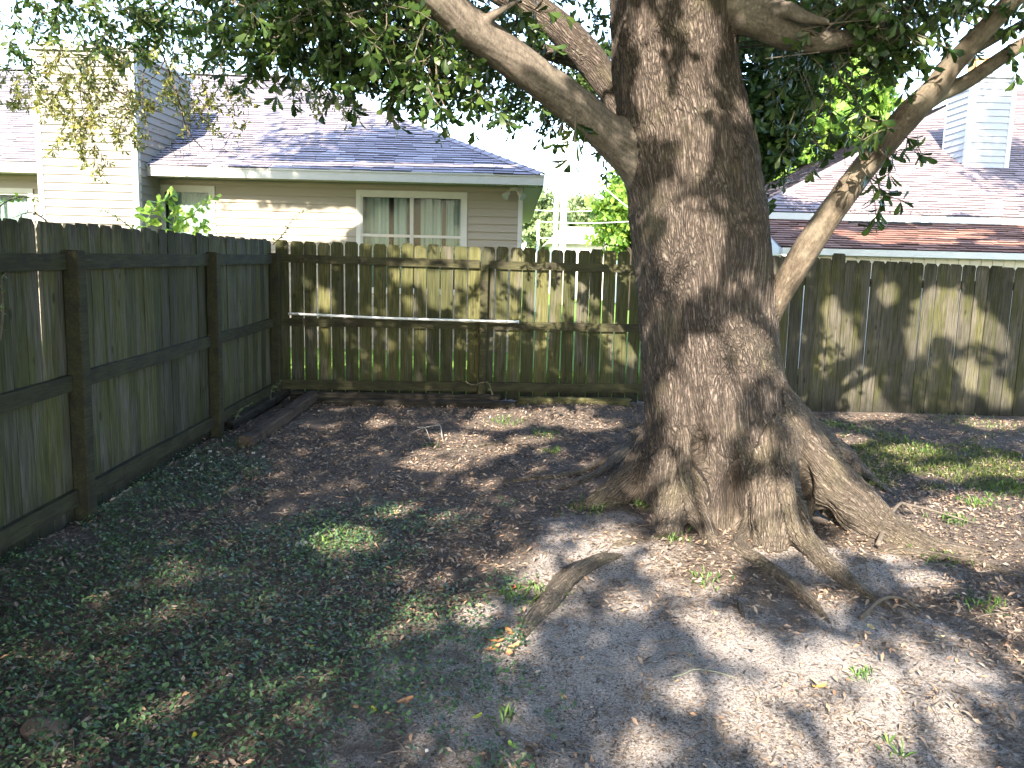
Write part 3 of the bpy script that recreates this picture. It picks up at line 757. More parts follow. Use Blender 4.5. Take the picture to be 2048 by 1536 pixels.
# ---- the beige house behind the back fence
YW = 14.3; YE = 13.78
cornerX = P(1043, 430, YW)[0]
eaveR = P(1086, 350, YE)
z_e = eaveR[2]; z_fb = P(1086, 371, YE)[2]
house = thing('beige_house', 'beige vinyl-sided house with a dark hipped shingle roof behind the back fence', 'house', (-4, 16, 0))
HO = np.array([-4.0, 16.0, 0.0])
def hbox(name, x0, x1, y0, y1, z0, z1, mat, root=None, O=None):
    root = root or house; O = HO if O is None else O
    return MB().box(x0 - O[0], x1 - O[0], y0 - O[1], y1 - O[1], z0 - O[2], z1 - O[2]).build(name, mat, root)
wz = z_fb
# openings
def opening(xa, xb, yt, yb):
    a = P(xa, yt, YW); b = P(xb, yb, YW); return a[0], b[0], b[2], a[2]
w1 = opening(714, 931, 381, 560); w2 = opening(317, 434, 371, 560); w3 = opening(-80, 77, 375, 560)
w1 = (w1[0], w1[1], 1.05, w1[3]); w2 = (w2[0], w2[1], .25, w2[3]); w3 = (w3[0], w3[1], 1.0, w3[3])
holes = [w1, w2, w3]
XFL = -13.5
siding(house, M_side, XFL, cornerX, YW, .2, wz, .129, holes)
# wall core with the openings left free
xs = [XFL, w3[0], w3[1], w2[0], w2[1], w1[0], w1[1], cornerX]
mb = MB()
for k in range(0, 8, 2): mb.box(xs[k] - HO[0], xs[k + 1] - HO[0] - (.002 if k == 6 else 0), YW + .004 - HO[1], YW + .12 - HO[1], 0, wz)
for (a, b, c, d) in holes: mb.box(a - HO[0], b - HO[0], YW + .004 - HO[1], YW + .118 - HO[1], 0, c); mb.box(a - HO[0], b - HO[0], YW + .004 - HO[1], YW + .118 - HO[1], d, wz)
mb.build('wall', M_side, house)
hbox('wall', cornerX - .15, cornerX - .003, YW + .122, YW + 11.5, 0, wz, M_side)
hbox('corner_trim', cornerX - .06, cornerX + .012, YW - .026, YW - .001, 0, wz - .002, M_trim)
hbox('corner_trim', cornerX + .0005, cornerX + .022, YW - .0005, YW + .09, 0, wz - .002, M_trim)
# rooms behind the glass
mbr = MB().box(XFL - HO[0], cornerX - .2 - HO[0], YW + 1.6 - HO[1], YW + 1.7 - HO[1], 0, wz)
mbr.box(XFL - HO[0], cornerX - .2 - HO[0], YW + .13 - HO[1], YW + 1.6 - HO[1], wz - .08, wz - .04); mbr.build('inner_wall', M_dark, house)
def window(h, n_lights, split_z=None, glass_tint=None):
    a, b, c, d = h; w = b - a; fw = .07
    mb = MB()
    for (x0, x1, z0, z1) in ((a - .01, a + fw, c, d + .01), (b - fw, b + .01, c, d + .01), (a + fw, b - fw, d - fw, d + .01), (a + fw, b - fw, c, c + fw)):
        mb.box(x0 - HO[0], x1 - HO[0], YW - .035 - HO[1], YW + .05 - HO[1], z0, z1)
    fr = mb.build('window_frame', M_trim, house)
    lw = (w - 2 * fw) / n_lights
    for k in range(n_lights):
        x0 = a + fw + k * lw; x1 = x0 + lw; m = MB(); t = .03
        z0, z1 = c + fw, d - fw; ys = YW + (.012 if k % 2 else .0)
        for r_ in ((x0, x0 + t, z0, z1), (x1 - t, x1, z0, z1), (x0 + t, x1 - t, z1 - t, z1), (x0 + t, x1 - t, z0, z0 + t)):
            m.box(r_[0] - HO[0], r_[1] - HO[0], ys - .02 - HO[1], ys + .02 - HO[1], r_[2], r_[3])
        if split_z: m.box(x0 + t - HO[0], x1 - t - HO[0], ys - .016 - HO[1], ys + .016 - HO[1], split_z - .025, split_z + .02)
        m.build('sash', M_trim, fr)
        m2 = MB().box(x0 + t * .5 - HO[0], x1 - t * .5 - HO[0], ys - .003 - HO[1], ys + .003 - HO[1], z0 + .01, z1 - .01); m2.build('pane', M_glass, fr)
    return fr
zr = P(820, 472, YW)[2]
window(w1, 2, zr); window(w2, 1); window(w3, 2, None)
def curtain(label, x0, x1, z0, z1, mat, Y, wave, amp, cat='curtain', group='curtains in the wide window'):
    n = max(8, int((x1 - x0) / .012)); V = []; rr = random.Random(int(x0 * 100))
    ph = rr.uniform(0, 6)
    for zi, z in enumerate((z0, (z0 + z1) / 2, z1)):
        for i in range(n + 1):
            x = x0 + (x1 - x0) * i / n
            V.append((x, Y + amp * math.sin((x - x0) * wave + ph + .2 * zi) + amp * .4 * math.sin((x - x0) * wave * 2.3), z))
    Fc = [(r_ * (n + 1) + i, r_ * (n + 1) + i + 1, (r_ + 1) * (n + 1) + i + 1, (r_ + 1) * (n + 1) + i) for r_ in (0, 1) for i in range(n)]
    o = link('curtain' if cat == 'curtain' else 'vertical_blind', new_mesh('curtain', V, Fc, mat, True))
    sm = o.modifiers.new('s', 'SOLIDIFY'); sm.thickness = .004
    return tag(o, label, cat, group)
def wx(px): return P(px, 430, YW + .2)[0]
for a_, b_, lb in ((724, 779, 'pale curtain at the left end of the wide house window'), (789, 815, 'narrow pale curtain left of the wide window\'s centre bar'),
                   (842, 885, 'pale curtain right of the wide window\'s centre bar'), (893, 925, 'pale curtain at the right end of the wide house window')):
    curtain(lb, wx(a_), wx(b_), w1[2] + .1, w1[3] - .08, M_curt, YW + .16, 40, .02)
curtain('teal-grey vertical blind filling the tall window beside the chimney', w2[0] + .09, w2[1] - .09, w2[2] + .1, w2[3] - .09, M_blind, YW + .16, 75, .012, 'blind', None)
curtain('white blind in the window left of the chimney', w3[0] + .09, w3[1] - .09, w3[2] + .1, w3[3] - .09, M_curt, YW + .16, 75, .012, 'blind', None)
# eaves
XFR = eaveR[0]
hbox('fascia', XFL - .5, XFR, YE - .02, YE, z_fb, z_e - .006, M_trim)
hbox('fascia', XFR + .002, XFR + .022, YE - .02, YE + 13.2, z_fb, z_e - .006, M_trim)
hbox('drip_edge', XFL - .5, XFR + .03, YE - .034, YE - .021, z_e - .03, z_e + .004, M_trim)
sf = MB()
nx_ = int((XFR - XFL) / .18)
for k in range(nx_):
    x0 = XFL + k * .18; sf.box(x0 - HO[0], min(x0 + .172, XFR) - HO[0], YE + .001 - HO[1], YW - .0165 - HO[1], z_fb + .012, z_fb + .024)
sf.build('soffit', M_soff, house)
hbox('soffit', cornerX + .03, XFR, YW + .0, YE + 13, z_fb + .012, z_fb + .024, M_soff)
hbox('frieze', XFL, cornerX - .07, YW - .03, YW - .0175, wz - .06, wz + .01, M_side)
# roof: front slope meets the right slope in a 45 degree hip
rp = P(578, 155, 20.3); hipd = rp[0] - XFR
prise = None
for Yr in np.arange(17, 26, .05):
    q_ = P(578, 155, Yr)
    if (XFR - q_[0]) <= (Yr - YE): YR = Yr; ridge = q_; break
pit = (ridge[2] - z_e) / (YR - YE)
run = YR - YE; HWX = XFL - 1
mb = MB(); e = z_e
V = [(HWX, YE, e), (XFR, YE, e), (XFR, YE + 2 * run, e), (HWX, YE + 2 * run, e), (HWX, YR, ridge[2]), (XFR - run, YR, ridge[2])]
V = [np.array(v) - HO - [0, 0, .004] for v in V]
mb.add(V, [(0, 1, 5, 4), (1, 2, 5), (2, 3, 4, 5), (0, 4, 3), (3, 2, 1, 0)])
roof = mb.build('roof', M_sh, house)
roof.data.attributes.new('rnd', 'FLOAT', 'POINT')
sl = math.hypot(1, pit); Sv = np.array([0, 1, pit]) / sl
chX0, chX1 = P(75, 300, 13.45)[0], P(272, 300, 13.45)[0]
shingles_on(house, M_sh, (HWX, YE - .03, e - .03 * pit), (1, 0, 0), Sv, lambda s: (0, XFR - HWX + .02 - s / sl), int(run * sl / EXPO), 300, 3,
            skipmask=lambda px, py: px < 330)
def caps(root, mat, a, b, n, w=.26, O=None, name='hip_cap'):
    a = np.array(a, float); b = np.array(b, float); d = b - a; L = np.linalg.norm(d); d /= L
    O = np.array(root.location); side = np.cross(d, (0, 0, 1)); side /= np.linalg.norm(side); u = np.cross(side, d)
    st = L / n; R_ = Matrix(((d[0], side[0], u[0]), (d[1], side[1], u[1]), (d[2], side[2], u[2]))).to_euler()
    vs = []
    for (x, z) in ((0, .03), (st * 1.2, .012)):
        vs += [(x, -w / 2, z - .05), (x, 0, z), (x, w / 2, z - .05)]
    vs += [(0, -w / 2, -.03), (0, 0, .018), (0, w / 2, -.03)]
    me = new_mesh(name, vs, [(0, 1, 4, 3), (1, 2, 5, 4), (6, 7, 1, 0), (7, 8, 2, 1)], mat, False, {'rnd': [.35] * 9})
    me2 = new_mesh(name, vs, [(0, 1, 4, 3), (1, 2, 5, 4), (6, 7, 1, 0), (7, 8, 2, 1)], mat, False, {'rnd': [.8] * 9})
    for i in range(n): link(name, me if i % 2 else me2, root, a + d * (i * st) - O, R_)
caps(house, M_sh, (XFR, YE, e + .02), ridge + [0, 0, .02], 40)
caps(house, M_sh, ridge + [0, 0, .03], (XFL, YR, ridge[2] + .03), 24, name='ridge_cap')
# chimney
YC = 13.45; ct = P(75, 92, YC)[2]
CHO = HO
cmb = MB().box(chX0 - HO[0] + .002, chX1 - HO[0] - .002, YC + .0175 - HO[1], YC + 2.3 - HO[1], 0, ct); chim = cmb.build('chimney', M_chim, house)
def side_on(par, fn):
    pass
before = set(bpy.data.objects)
siding(house, M_chim, chX0 + .07, chX1 - .07, YC + .017, .3, ct - .05, .127)
siding(house, M_chim, YC + .06, YC + 2.3, chX1 + .0, .3, ct - .05, .127, axis=1)
for o in set(bpy.data.objects) - before:
    o.parent = chim
for (a, b, y0, y1) in ((chX0 - .02, chX0 + .07, YC - .01, YC + .03), (chX1 - .07, chX1 + .02, YC - .01, YC + .03), (chX1 + .0005, chX1 + .022, YC + .0305, YC + .10)):
    MB().box(a - HO[0], b - HO[0], y0 - HO[1], y1 - HO[1], 0, ct - .05).build('corner_trim', M_trim, chim)
MB().box(chX0 - .05 - HO[0], chX1 + .05 - HO[0], YC - .04 - HO[1], YC + 2.34 - HO[1], ct - .05, ct + .03).build('chimney_cap', M_trim, chim)
# bent white flashing where the chimney meets the eave
hbox('flashing', chX1 + .017, chX1 + .05, YE - .05, YE + .5, z_e - .01, z_e + .02, M_trim)
# security light under the soffit corner
sec = thing('security_light', 'twin-headed white security light under the eave corner of the beige house', 'lamp', (0, 0, 0))
pl = P(1028, 378, YW - .06); sec.location = pl
mb = MB(); mb.box(-.07, .07, -.03, .043, -.03, .03); mb.build('mounting_box', M_trim, sec)
for sx in (-1, 1):
    dd = np.array([sx * .55, -.5, -.62]); dd /= np.linalg.norm(dd); p0 = np.array([sx * .045, -.02, -.02])
    mb = MB(); mb.tube([p0, p0 + dd * .05, p0 + dd * .07, p0 + dd * .12, p0 + dd * .19], [.014, .014, .035, .045, .062], 14); hd = mb.build('lamp_head', M_trim, sec, smooth=False)
    mb = MB(); mb.tube([p0 + dd * .185, p0 + dd * .196], [.052, .048], 14); mb.build('lens', M_glass, hd)
mb = MB(); mb.tube([(.07, 0, .02), (.16, .01, .035), (.3, .03, .03), (.36, .04, .035)], .008, 5); mb.build('cable', M_trim, sec)

# ---- the white and mauve house on the right
YP = 13.0
pc = P(1563, 495, YP); EXR = 14.0
hr = thing('white_house', 'white house with mauve hipped roof and a brown-shingled porch roof behind the right fence', 'house', (6, 17, 0)); RO = np.array([6.0, 17.0, 0.0])
z_p = pc[2]; xl = pc[0]
YG = 14.55; gut = P(1520, 436, YG); z_top = gut[2] - .02
rb = lambda nm, x0, x1, y0, y1, z0, z1, mat, par=None: MB().box(x0 - RO[0], x1 - RO[0], y0 - RO[1], y1 - RO[1], z0, z1).build(nm, mat, par or hr)
# porch wall of upright boards
w_ = .18; x = xl + .22
vb = new_mesh('wall_board', MB().box(0, w_ - .012, 0, .02, 0, 1).v, MB().box(0, w_ - .012, 0, .02, 0, 1).f, M_wht)
while x < EXR:
    link('wall_board', vb, hr, np.array([x, YP + .30, 0]) - RO, None, (1, 1, z_p - .02)); x += w_
rb('wall', xl + .22, EXR, YP + .3215, YP + .40, 0, z_p - .02, M_wht)
# left end of the porch roof: white gable boards
gb = MB(); YB = YG + .3
slope_p = (z_top - z_p) / (YG - YP)
gb.prism([(YP + .05, z_p - .10), (YG, z_p - .10 - .0), (YG, z_top - .06), (YP + .05, z_p - .04)], xl + .06, xl + .10, 'x')
gb.v = [tuple(np.array(v) - RO) for v in gb.v]; gb.build('gable_board', M_wht, hr)
rb('wall', xl + .11, xl + .16, YP + .42, YG + .3, 0, z_p - .10, M_wht)
slp = math.hypot(1, slope_p)
base = MB().add([np.array(v) - RO for v in [(xl, YP, z_p), (EXR, YP, z_p), (EXR, YG + .05, z_top + .05 * slope_p), (xl, YG + .05, z_top + .05 * slope_p), (xl, YP, z_p - .05), (EXR, YP, z_p - .05), (EXR, YG + .05, z_top - .05), (xl, YG + .05, z_top - .05)]],
    [(0, 1, 2, 3), (7, 6, 5, 4), (0, 4, 5, 1), (0, 3, 7, 4)]).build('porch_roof', M_shb, hr); base.data.attributes.new('rnd', 'FLOAT', 'POINT')
hsh = thing
before = set(bpy.data.objects)
shingles_on(hr, M_shb, (xl - .02, YP - .03, z_p), (1, 0, 0), np.array([0, 1, slope_p]) / slp, lambda s: (0, EXR - xl), int((YG - YP) * slp / EXPO) + 1, 190, 5)
rb('porch_gutter', xl - .01, EXR, YP - .115, YP - .035, z_p - .10, z_p - .002, M_trimb)
rb('rake_trim', xl - .035, xl - .001, YP - .03, YP + .02, z_p - .09, z_p - .004, M_wht)
mb = MB().prism([(YP, z_p - .10), (YG, z_top - .10), (YG, z_top + .0), (YP, z_p - .002)], xl - .04, xl - .004, 'x'); mb.v = [tuple(np.array(v) - RO) for v in mb.v]; mb.build('rake_trim', M_wht, hr)
# main roof
EL = P(1500, 424, YG)[0] - .02; ez = P(1520, 424, YG)[2]
rb('gutter', EL, EXR, YG - .10, YG - .005, ez - .115, ez - .005, M_trimb)
rb('gutter', EL - .10, EL - .005, YG - .10, YG + 10, ez - .115, ez - .005, M_trimb)
pr = .47; tA = 8.2
ap = np.array([EL + tA, YG + tA, ez + pr * tA])
V = [(EL, YG, ez), (EXR + 4, YG, ez), (EXR + 4, YG + 2 * tA, ez), (EL, YG + 2 * tA, ez), ap, (EXR + 4, YG + tA, ap[2])]
rr_ = MB().add([np.array(v) - RO for v in V], [(0, 1, 5, 4), (0, 4, 3), (3, 4, 5, 2), (3, 2, 1, 0)]).build('roof', M_shp, hr); rr_.data.attributes.new('rnd', 'FLOAT', 'POINT')
sl2 = math.hypot(1, pr)
shingles_on(hr, M_shp, (EL, YG - .03, ez), (1, 0, 0), np.array([0, 1, pr]) / sl2, lambda s: (s / sl2, EXR + 2 - EL), int(tA * sl2 / EXPO), 110, 6)
shingles_on(hr, M_shp, (EL, YG + 2 * tA, ez), (0, -1, 0), np.array([1, 0, pr]) / sl2, lambda s: (s / sl2, 2 * tA - s / sl2), int(tA * sl2 / EXPO), 0, 7)
caps(hr, M_shp, (EL, YG, ez + .02), ap + [0, 0, .02], 46)
# vent pipe near the corner
pv = P(1513, 400, YG + .6); mb = MB(); mb.tube([np.array([pv[0], YG + .6, ez + .1]) - RO, np.array([pv[0], YG + .6, pv[2] + .12]) - RO], .035, 10); mb.build('vent_pipe', M_dark, hr)
# its chimney: find where the front foot sits on the slope
def on_roof(px, py):
    d = ray(px, py); # z = ez + pr*(Y-YG)
    t = (ez - pr * YG - EYE[2]) / (d[2] - pr * d[1]); return EYE + d * t
f0 = on_roof(1930, 337); f1 = on_roof(2014, 340); YK = f0[1]
kx0, kx1 = f0[0], P(2014, 340, YK)[0]; kt = P(1960, 148, YK)[2]; kz0 = f0[2]
kb = PX(1886, 300, kx0)[1]
ch = rb('chimney', kx0 + .002, kx1 - .002, YK + .018, kb, kz0 - .4, kt, M_sideb)
before = set(bpy.data.objects)
siding(hr, M_sideb, kx0 + .06, kx1 - .06, YK + .017, kz0, kt - .06, .127)
siding(hr, M_sideb, YK + .05, kb, kx0, kz0 - .0, kt - .06, .127, axis=2)
for o in set(bpy.data.objects) - before: o.parent = ch
for (a, b, y0, y1) in ((kx0 - .02, kx0 + .065, YK - .01, YK + .03), (kx1 - .065, kx1 + .02, YK - .01, YK + .03), (kx0 - .022, kx0 - .0005, YK + .0305, YK + .09), (kx0 - .022, kx0 - .0005, kb - .06, kb)):
    rb('corner_trim', a, b, y0, y1, kz0 - .02, kt - .06, M_trimb, ch)
rb('chimney_cap', kx0 - .05, kx1 + .05, YK - .04, kb + .05, kt - .06, kt, M_trimb, ch)
M_rust = plain('rusty_flue', (.42, .24, .10), .5, .15, 6)
kc = np.array([(kx0 + kx1) / 2 - .06, (YK + kb) / 2, kt]) - RO
mb = MB(); mb.tube([kc, kc + [0, 0, .10]], .13, 20); mb.build('flue_collar', M_met, ch)
mb = MB(); mb.tube([kc + [0, 0, .1], kc + [0, 0, .34], kc + [0, 0, .345], kc + [0, 0, .37]], [.23, .23, .25, .24], 24); mb.build('flue_cap', M_rust, ch, smooth=False)
# fallen twigs and leaf debris caught in the gutter line
mb = MB(); rr = random.Random(5)
for k in range(260):
    x = xl + .6 + 2.6 * rr.random() ** 1.2; s = rr.uniform(.0, .35) * rr.random(); p = np.array([x, YG + s, ez + pr * s + .02])
    a = rr.uniform(0, 6.28); l = rr.uniform(.03, .12); d = np.array([math.cos(a), math.sin(a) * .6, rr.uniform(0, .35)]) * l
    mb.tube([p - RO, p + d - RO], .006, 3, False)
M_deb = plain('leaf_debris', (.05, .03, .022), .9, .4, 20)
mb.build('leaf_debris', M_deb, hr, kind='stuff')
mb = MB(); mb.prism([(0, 0), (1.05, .01), (1.05, .045), (0, .035)], 0, .05, 'y'); pk = P(1700, 442, YG - .25)
o = mb.build('fallen_trim', M_dark, hr, loc=np.array([pk[0], YG - .22, z_top - .22 * slope_p + .03]) - RO)
o.scale = (1.35, 1, 1)

# ---- far roofs, poles, wires
M_far = plain('pale_far_roof', (.50, .42, .37), .9, .06, 3)
M_farw = plain('far_wall', (.55, .55, .52), .9, .05, 3)
def far_house(label, xa, xb, yt, ye, Y, ridge_frac=.5):
    a = P(xa, ye, Y); b = P(xb, ye, Y); t = P((xa + xb) / 2, yt, Y + 4)
    w = b[0] - a[0]; O = np.array([(a[0] + b[0]) / 2, Y + 4, 0]); h = thing('far_house', label, 'house', O)
    MB().box(-w / 2 + .4, w / 2 - .4, -3.6, 3.6, 0, a[2]).build('wall', M_farw, h)
    rl_ = w * ridge_frac / 2
    V = [(-w / 2, -4, a[2]), (w / 2, -4, a[2]), (w / 2, 4, a[2]), (-w / 2, 4, a[2]), (-rl_, 0, t[2]), (rl_, 0, t[2])]
    MB().add(V, [(0, 1, 5, 4), (1, 2, 5), (2, 3, 4, 5), (3, 0, 4), (3, 2, 1, 0)]).build('roof', M_far, h)
    return h
far_house('distant house whose pale sunlit roof peeks over the back fence beside the poles', 1095, 1300, 455, 486, 38, .62)
far_house('distant pale roof edge just left of the oak trunk', 1225, 1420, 462, 497, 34, .6)
M_pole = plain('pale_pole', (.60, .58, .54), .8, .08, 4)
poles = []
for (xa, ya, xb, yb, Y, r, lb) in ((1116, 300, 1108, 560, 33, .09, 'slimmer left one of two tall pale utility poles'), (1133, 255, 1123, 560, 31, .12, 'thicker right one of two tall pale utility poles')):
    a = P(xa, ya, Y); b = P(xb, yb, Y); b = b + (a - b) * (-(b[2]) / (a[2] - b[2]))
    o = thing('utility_pole', lb, 'utility pole', b, 'utility poles beyond the back fence')
    mb = MB(); mb.tube([(0, 0, 0), (a - b) * .5, a - b], [r * 1.15, r, r * .9], 12); mb.build('pole', M_pole, o, smooth=True)
    mb = MB(); tp_ = (a - b); mb.box(-.05, .05, -.2, -.1, tp_[2] - .5, tp_[2] - .2).build('bracket', M_met, o)
    poles.append((a, b))
sp = P(1077, 440, 27); mb = MB(); mb.tube([(sp[0], 27, 0), (sp[0], 27, sp[2])], .045, 8); o = mb.build('slim_post', M_pole); tag(o, 'short slim pale post beyond the fence, left of the two poles', 'post')
M_wire = plain('cable', (.5, .52, .55), .6)
def wire(label, a, b, sag, r=.012):
    a = np.array(a); b = np.array(b); t = np.linspace(0, 1, 14)[:, None]; p = a + (b - a) * t; p[:, 2] -= sag * 4 * (t * (1 - t))[:, 0]
    mb = MB(); mb.tube(p, r, 4, False); o = mb.build('overhead_wire', M_wire); return tag(o, label, 'wire', 'overhead wires beyond the fence')
wire('thin wire crossing high behind the two utility poles', P(1000, 323, 33), P(1260, 330, 33), .2, .01)
wire('pale wire crossing the far trees at mid height', P(1050, 418, 31), P(1240, 417, 31), .1)
wire('pale wire running right from the slim post top', P(1078, 443, 27), P(1260, 443, 27), .05, .014)
wire('lowest pale wire just above the fence tops', P(1078, 476, 27), P(1108, 477, 27), .0, .014)
wire('slanting guy wire descending to the oak trunk', P(1212, 378, 28), P(1300, 445, 28), .05, .016)
wire('faint wire behind the leaves right of the oak', P(1480, 265, 36), P(1720, 278, 36), .3, .014)

# ------------------------------------------------------------------ leaves
M_leaf = leaf_mat('oak_leaf', (0.01111, 0.02777, 0.007406), (0.02777, 0.06295, 0.01481), (0.06943, 0.1111, 0.02592), .30, .38, .5)
M_leafb = leaf_mat('bright_leaf', (0.054, 0.117, 0.018), (0.117, 0.234, 0.0315), (0.216, 0.324, 0.054), .4, .5)
M_leafo = leaf_mat('olive_leaf', (0.04, 0.06, 0.0144), (0.112, 0.136, 0.032), (0.24, 0.224, 0.072), .35, .45, .4)  # lighter, yellower oak leaf: sunlight put into the colour of the left sprays
M_leafh = leaf_mat('hazed_leaf', (.09, .14, .06), (.17, .23, .10), (.28, .34, .16), .35, .6)  # distance haze put into a paler leaf colour
M_twig = plain('twig_bark', (.07, .06, .048), .9, .3, 20)
LEAF6 = np.array([[0, 0, 0], [.36, .27, .02], [.78, .5, .0], [1, 0, -.07], [.78, -.5, .0], [.36, -.27, .02]])
LF6 = np.array([[0, 1, 5], [1, 2, 4], [1, 4, 5], [2, 3, 4]])
LEAF4 = np.array([[0, 0, 0], [.6, .5, .03], [1, 0, -.05], [.6, -.5, .03]]); LF4 = np.array([[0, 1, 2], [0, 2, 3]])
def unit(v): return v / (np.linalg.norm(v, axis=-1, keepdims=True) + 1e-9)
def leaves_mesh(name, mat, base, dirs, nrm, length, width, tint, parent=None, kind='stuff', shape=6, origin=None):
    L, F_ = (LEAF6, LF6) if shape == 6 else (LEAF4, LF4)
    d = unit(dirs); s = unit(np.cross(nrm, d)); u = np.cross(d, s); n = len(base); k = len(L)
    length = np.broadcast_to(length, n)[:, None, None]; width = np.broadcast_to(width, n)[:, None, None]
    V = base[:, None, :] + d[:, None, :] * (L[None, :, 0:1] * length) + s[:, None, :] * (L[None, :, 1:2] * width) + u[:, None, :] * (L[None, :, 2:3] * length * 1.6)
    V = V.reshape(-1, 3)
    if origin is not None: V = V - origin
    F2 = (F_[None] + (np.arange(n) * k)[:, None, None]).reshape(-1, 3)
    me = new_mesh(name, V, F2, mat, False, {'tint': np.repeat(np.clip(tint, 0, 1), k)})
    return link(name, me, parent, kind=kind)
def whorls(C, A, n, length, spread=.95, jit=.35, seed=0):
    """n leaves round every twig tip C pointing along A"""
    rg = np.random.default_rng(seed); m = len(C); A = unit(A)
    r = unit(rg.normal(size=(m, 3))); B = unit(np.cross(A, r)); D = np.cross(A, B)
    an = (np.arange(n)[None, :] / n * 2 * np.pi + rg.uniform(0, 6.28, (m, 1)) + rg.normal(0, jit, (m, n)))
    tilt = spread + rg.normal(0, .25, (m, n))
    dr = (A[:, None] * np.cos(tilt)[..., None] + (B[:, None] * np.cos(an)[..., None] + D[:, None] * np.sin(an)[..., None]) * np.sin(tilt)[..., None])
    nr = A[:, None] - dr * (dr @ np.zeros(3) if False else np.sum(dr * A[:, None], -1, keepdims=True)) + rg.normal(0, .25, dr.shape)
    base = np.repeat(C[:, None], n, 1) - A[:, None] * rg.uniform(0, .35, (m, n, 1)) * length
    return base.reshape(-1, 3), dr.reshape(-1, 3), nr.reshape(-1, 3)

# ---- where the sun gets through the crown: gaps in the canopy, in the plane across the light
def UV(p):
    p = np.asarray(p, float); t = 9.0 - p[..., 1]
    return np.stack([p[..., 0] + SUN_D[0] * t, p[..., 2] + SUN_D[2] * t], -1)
GAPS = []        # centre, 2x2 inverse basis
def gap(surf, x, y, rx, ry, rot=0):
    """surf: function pixel -> point of the lit surface"""
    a = R(rot); c = UV(surf(x, y))
    e1 = UV(surf(x + rx * math.cos(a), y + rx * math.sin(a))) - c; e2 = UV(surf(x - ry * math.sin(a), y + ry * math.cos(a))) - c
    # the sun is a disc, so a gap has to be a little wider than the patch it throws
    E = np.stack([e1, e2], 1); w_, s_, v_ = np.linalg.svd(E); E = w_ @ np.diag(np.maximum(s_, .045) + .03) @ v_
    GAPS.append((c, np.linalg.inv(E)))
gd = lambda x, y: G(x, y)
fb = lambda x, y: P(x, y, 9.0)
fr_ = lambda x, y: P(x, y, 9.2)
tk = lambda x, y: P(x, y, 4.92)
wl = lambda x, y: P(x, y, 14.3)
ck = lambda x, y: P(x, y, 13.45)
pr_ = lambda x, y: P(x, y, 13.8)
for g_ in [(1395, 1165, 62, 18), (1460, 1272, 52, 26, -15), (1500, 1305, 50, 14), (1650, 1330, 85, 55, -15), (1590, 1375, 60, 30), (1490, 1442, 55, 28, -25), (1480, 1395, 26, 14), (1690, 1440, 70, 26), (1760, 1350, 40, 35),
           (1700, 1498, 38, 20), (1780, 1405, 40, 14, 15), (1860, 1350, 38, 18), (1940, 1348, 44, 20, 15), (1835, 1318, 24, 10), (1925, 1500, 34, 22), (1780, 1470, 30, 14, 20), (1900, 1430, 40, 12, 20),
           (1850, 1160, 32, 12), (1410, 1122, 45, 14), (1350, 1095, 36, 14), (1480, 1040, 70, 20), (1520, 1085, 90, 20), (1645, 1112, 30, 20), (1740, 1088, 60, 16), (1880, 1060, 170, 50), (1990, 1080, 100, 50), (1960, 1010, 90, 20), (1790, 1090, 60, 26),
           (1190, 1095, 36, 12), (1235, 1078, 30, 12), (1665, 1205, 26, 12, 20), (1345, 1030, 24, 20), (1620, 1000, 10, 10), (1020, 832, 60, 12), (1120, 820, 70, 12, 5), (985, 850, 60, 8), (920, 878, 46, 8), (960, 900, 70, 10), (870, 930, 60, 9), (845, 908, 22, 6),
           (765, 846, 20, 6), (1060, 880, 40, 5), (1130, 840, 50, 10), (1190, 850, 50, 8), (690, 1082, 44, 22), (728, 1078, 20, 14), (1250, 1200, 14, 8), (950, 1222, 26, 10), (1075, 1165, 40, 8), (1410, 1240, 30, 8), (1900, 945, 60, 10), (2010, 938, 50, 14), (1990, 848, 60, 8), (1740, 832, 60, 7),
           (1700, 880, 30, 8), (1820, 905, 50, 8), (1290, 1500, 20, 10), (1035, 1290, 16, 8), (2020, 1240, 30, 12), (790, 1024, 9, 6), (1380, 1380, 20, 8), (1560, 1500, 20, 10), (1060, 1120, 34, 8), (1310, 1130, 22, 8)]:
    kk = .6 if g_[1] > 1250 else 1.0; gap(gd, g_[0], g_[1], g_[2] * kk, g_[3] * kk, *g_[4:])
for g_ in [(1682, 655, 22, 52, -25), (1655, 705, 16, 32, 10), (1720, 775, 30, 40, -10), (1725, 815, 46, 22), (1780, 582, 13, 15), (1528, 545, 14, 38, -5), (1838, 670, 20, 22, 30), (1890, 600, 50, 26, -10), (1930, 630, 36, 55, -25), (1990, 655, 18, 42, -40), (1975, 760, 70, 18, 35),
           (1860, 640, 26, 20), ]:
    gap(fr_, *g_)
for g_ in [(1240, 600, 62, 17, 32), (1200, 575, 60, 12, 30), (1120, 590, 40, 15, 35), (1085, 610, 40, 12, 40), (1160, 545, 90, 8, 8), (1245, 520, 30, 22), (1060, 555, 60, 16, 25), (1210, 500, 60, 14), (870, 498, 60, 13), (930, 500, 50, 11), (820, 545, 40, 10), (905, 548, 60, 10), (960, 560, 22, 60), (880, 590, 34, 12, 30), (940, 620, 30, 14, 40), (1000, 590, 30, 12, 30),
           (945, 745, 17, 48, 4), (925, 700, 14, 26), (650, 600, 10, 18, -35), (1080, 690, 16, 18), (1250, 690, 24, 14), (1030, 505, 18, 13), (1100, 500, 12, 16), (1060, 640, 30, 10, 35), (975, 640, 6, 50), (1150, 500, 24, 10), (1180, 640, 44, 12, 35), (1010, 645, 50, 10, 25), (1085, 792, 46, 4), (1180, 790, 50, 5)]:
    gap(fb, *g_)
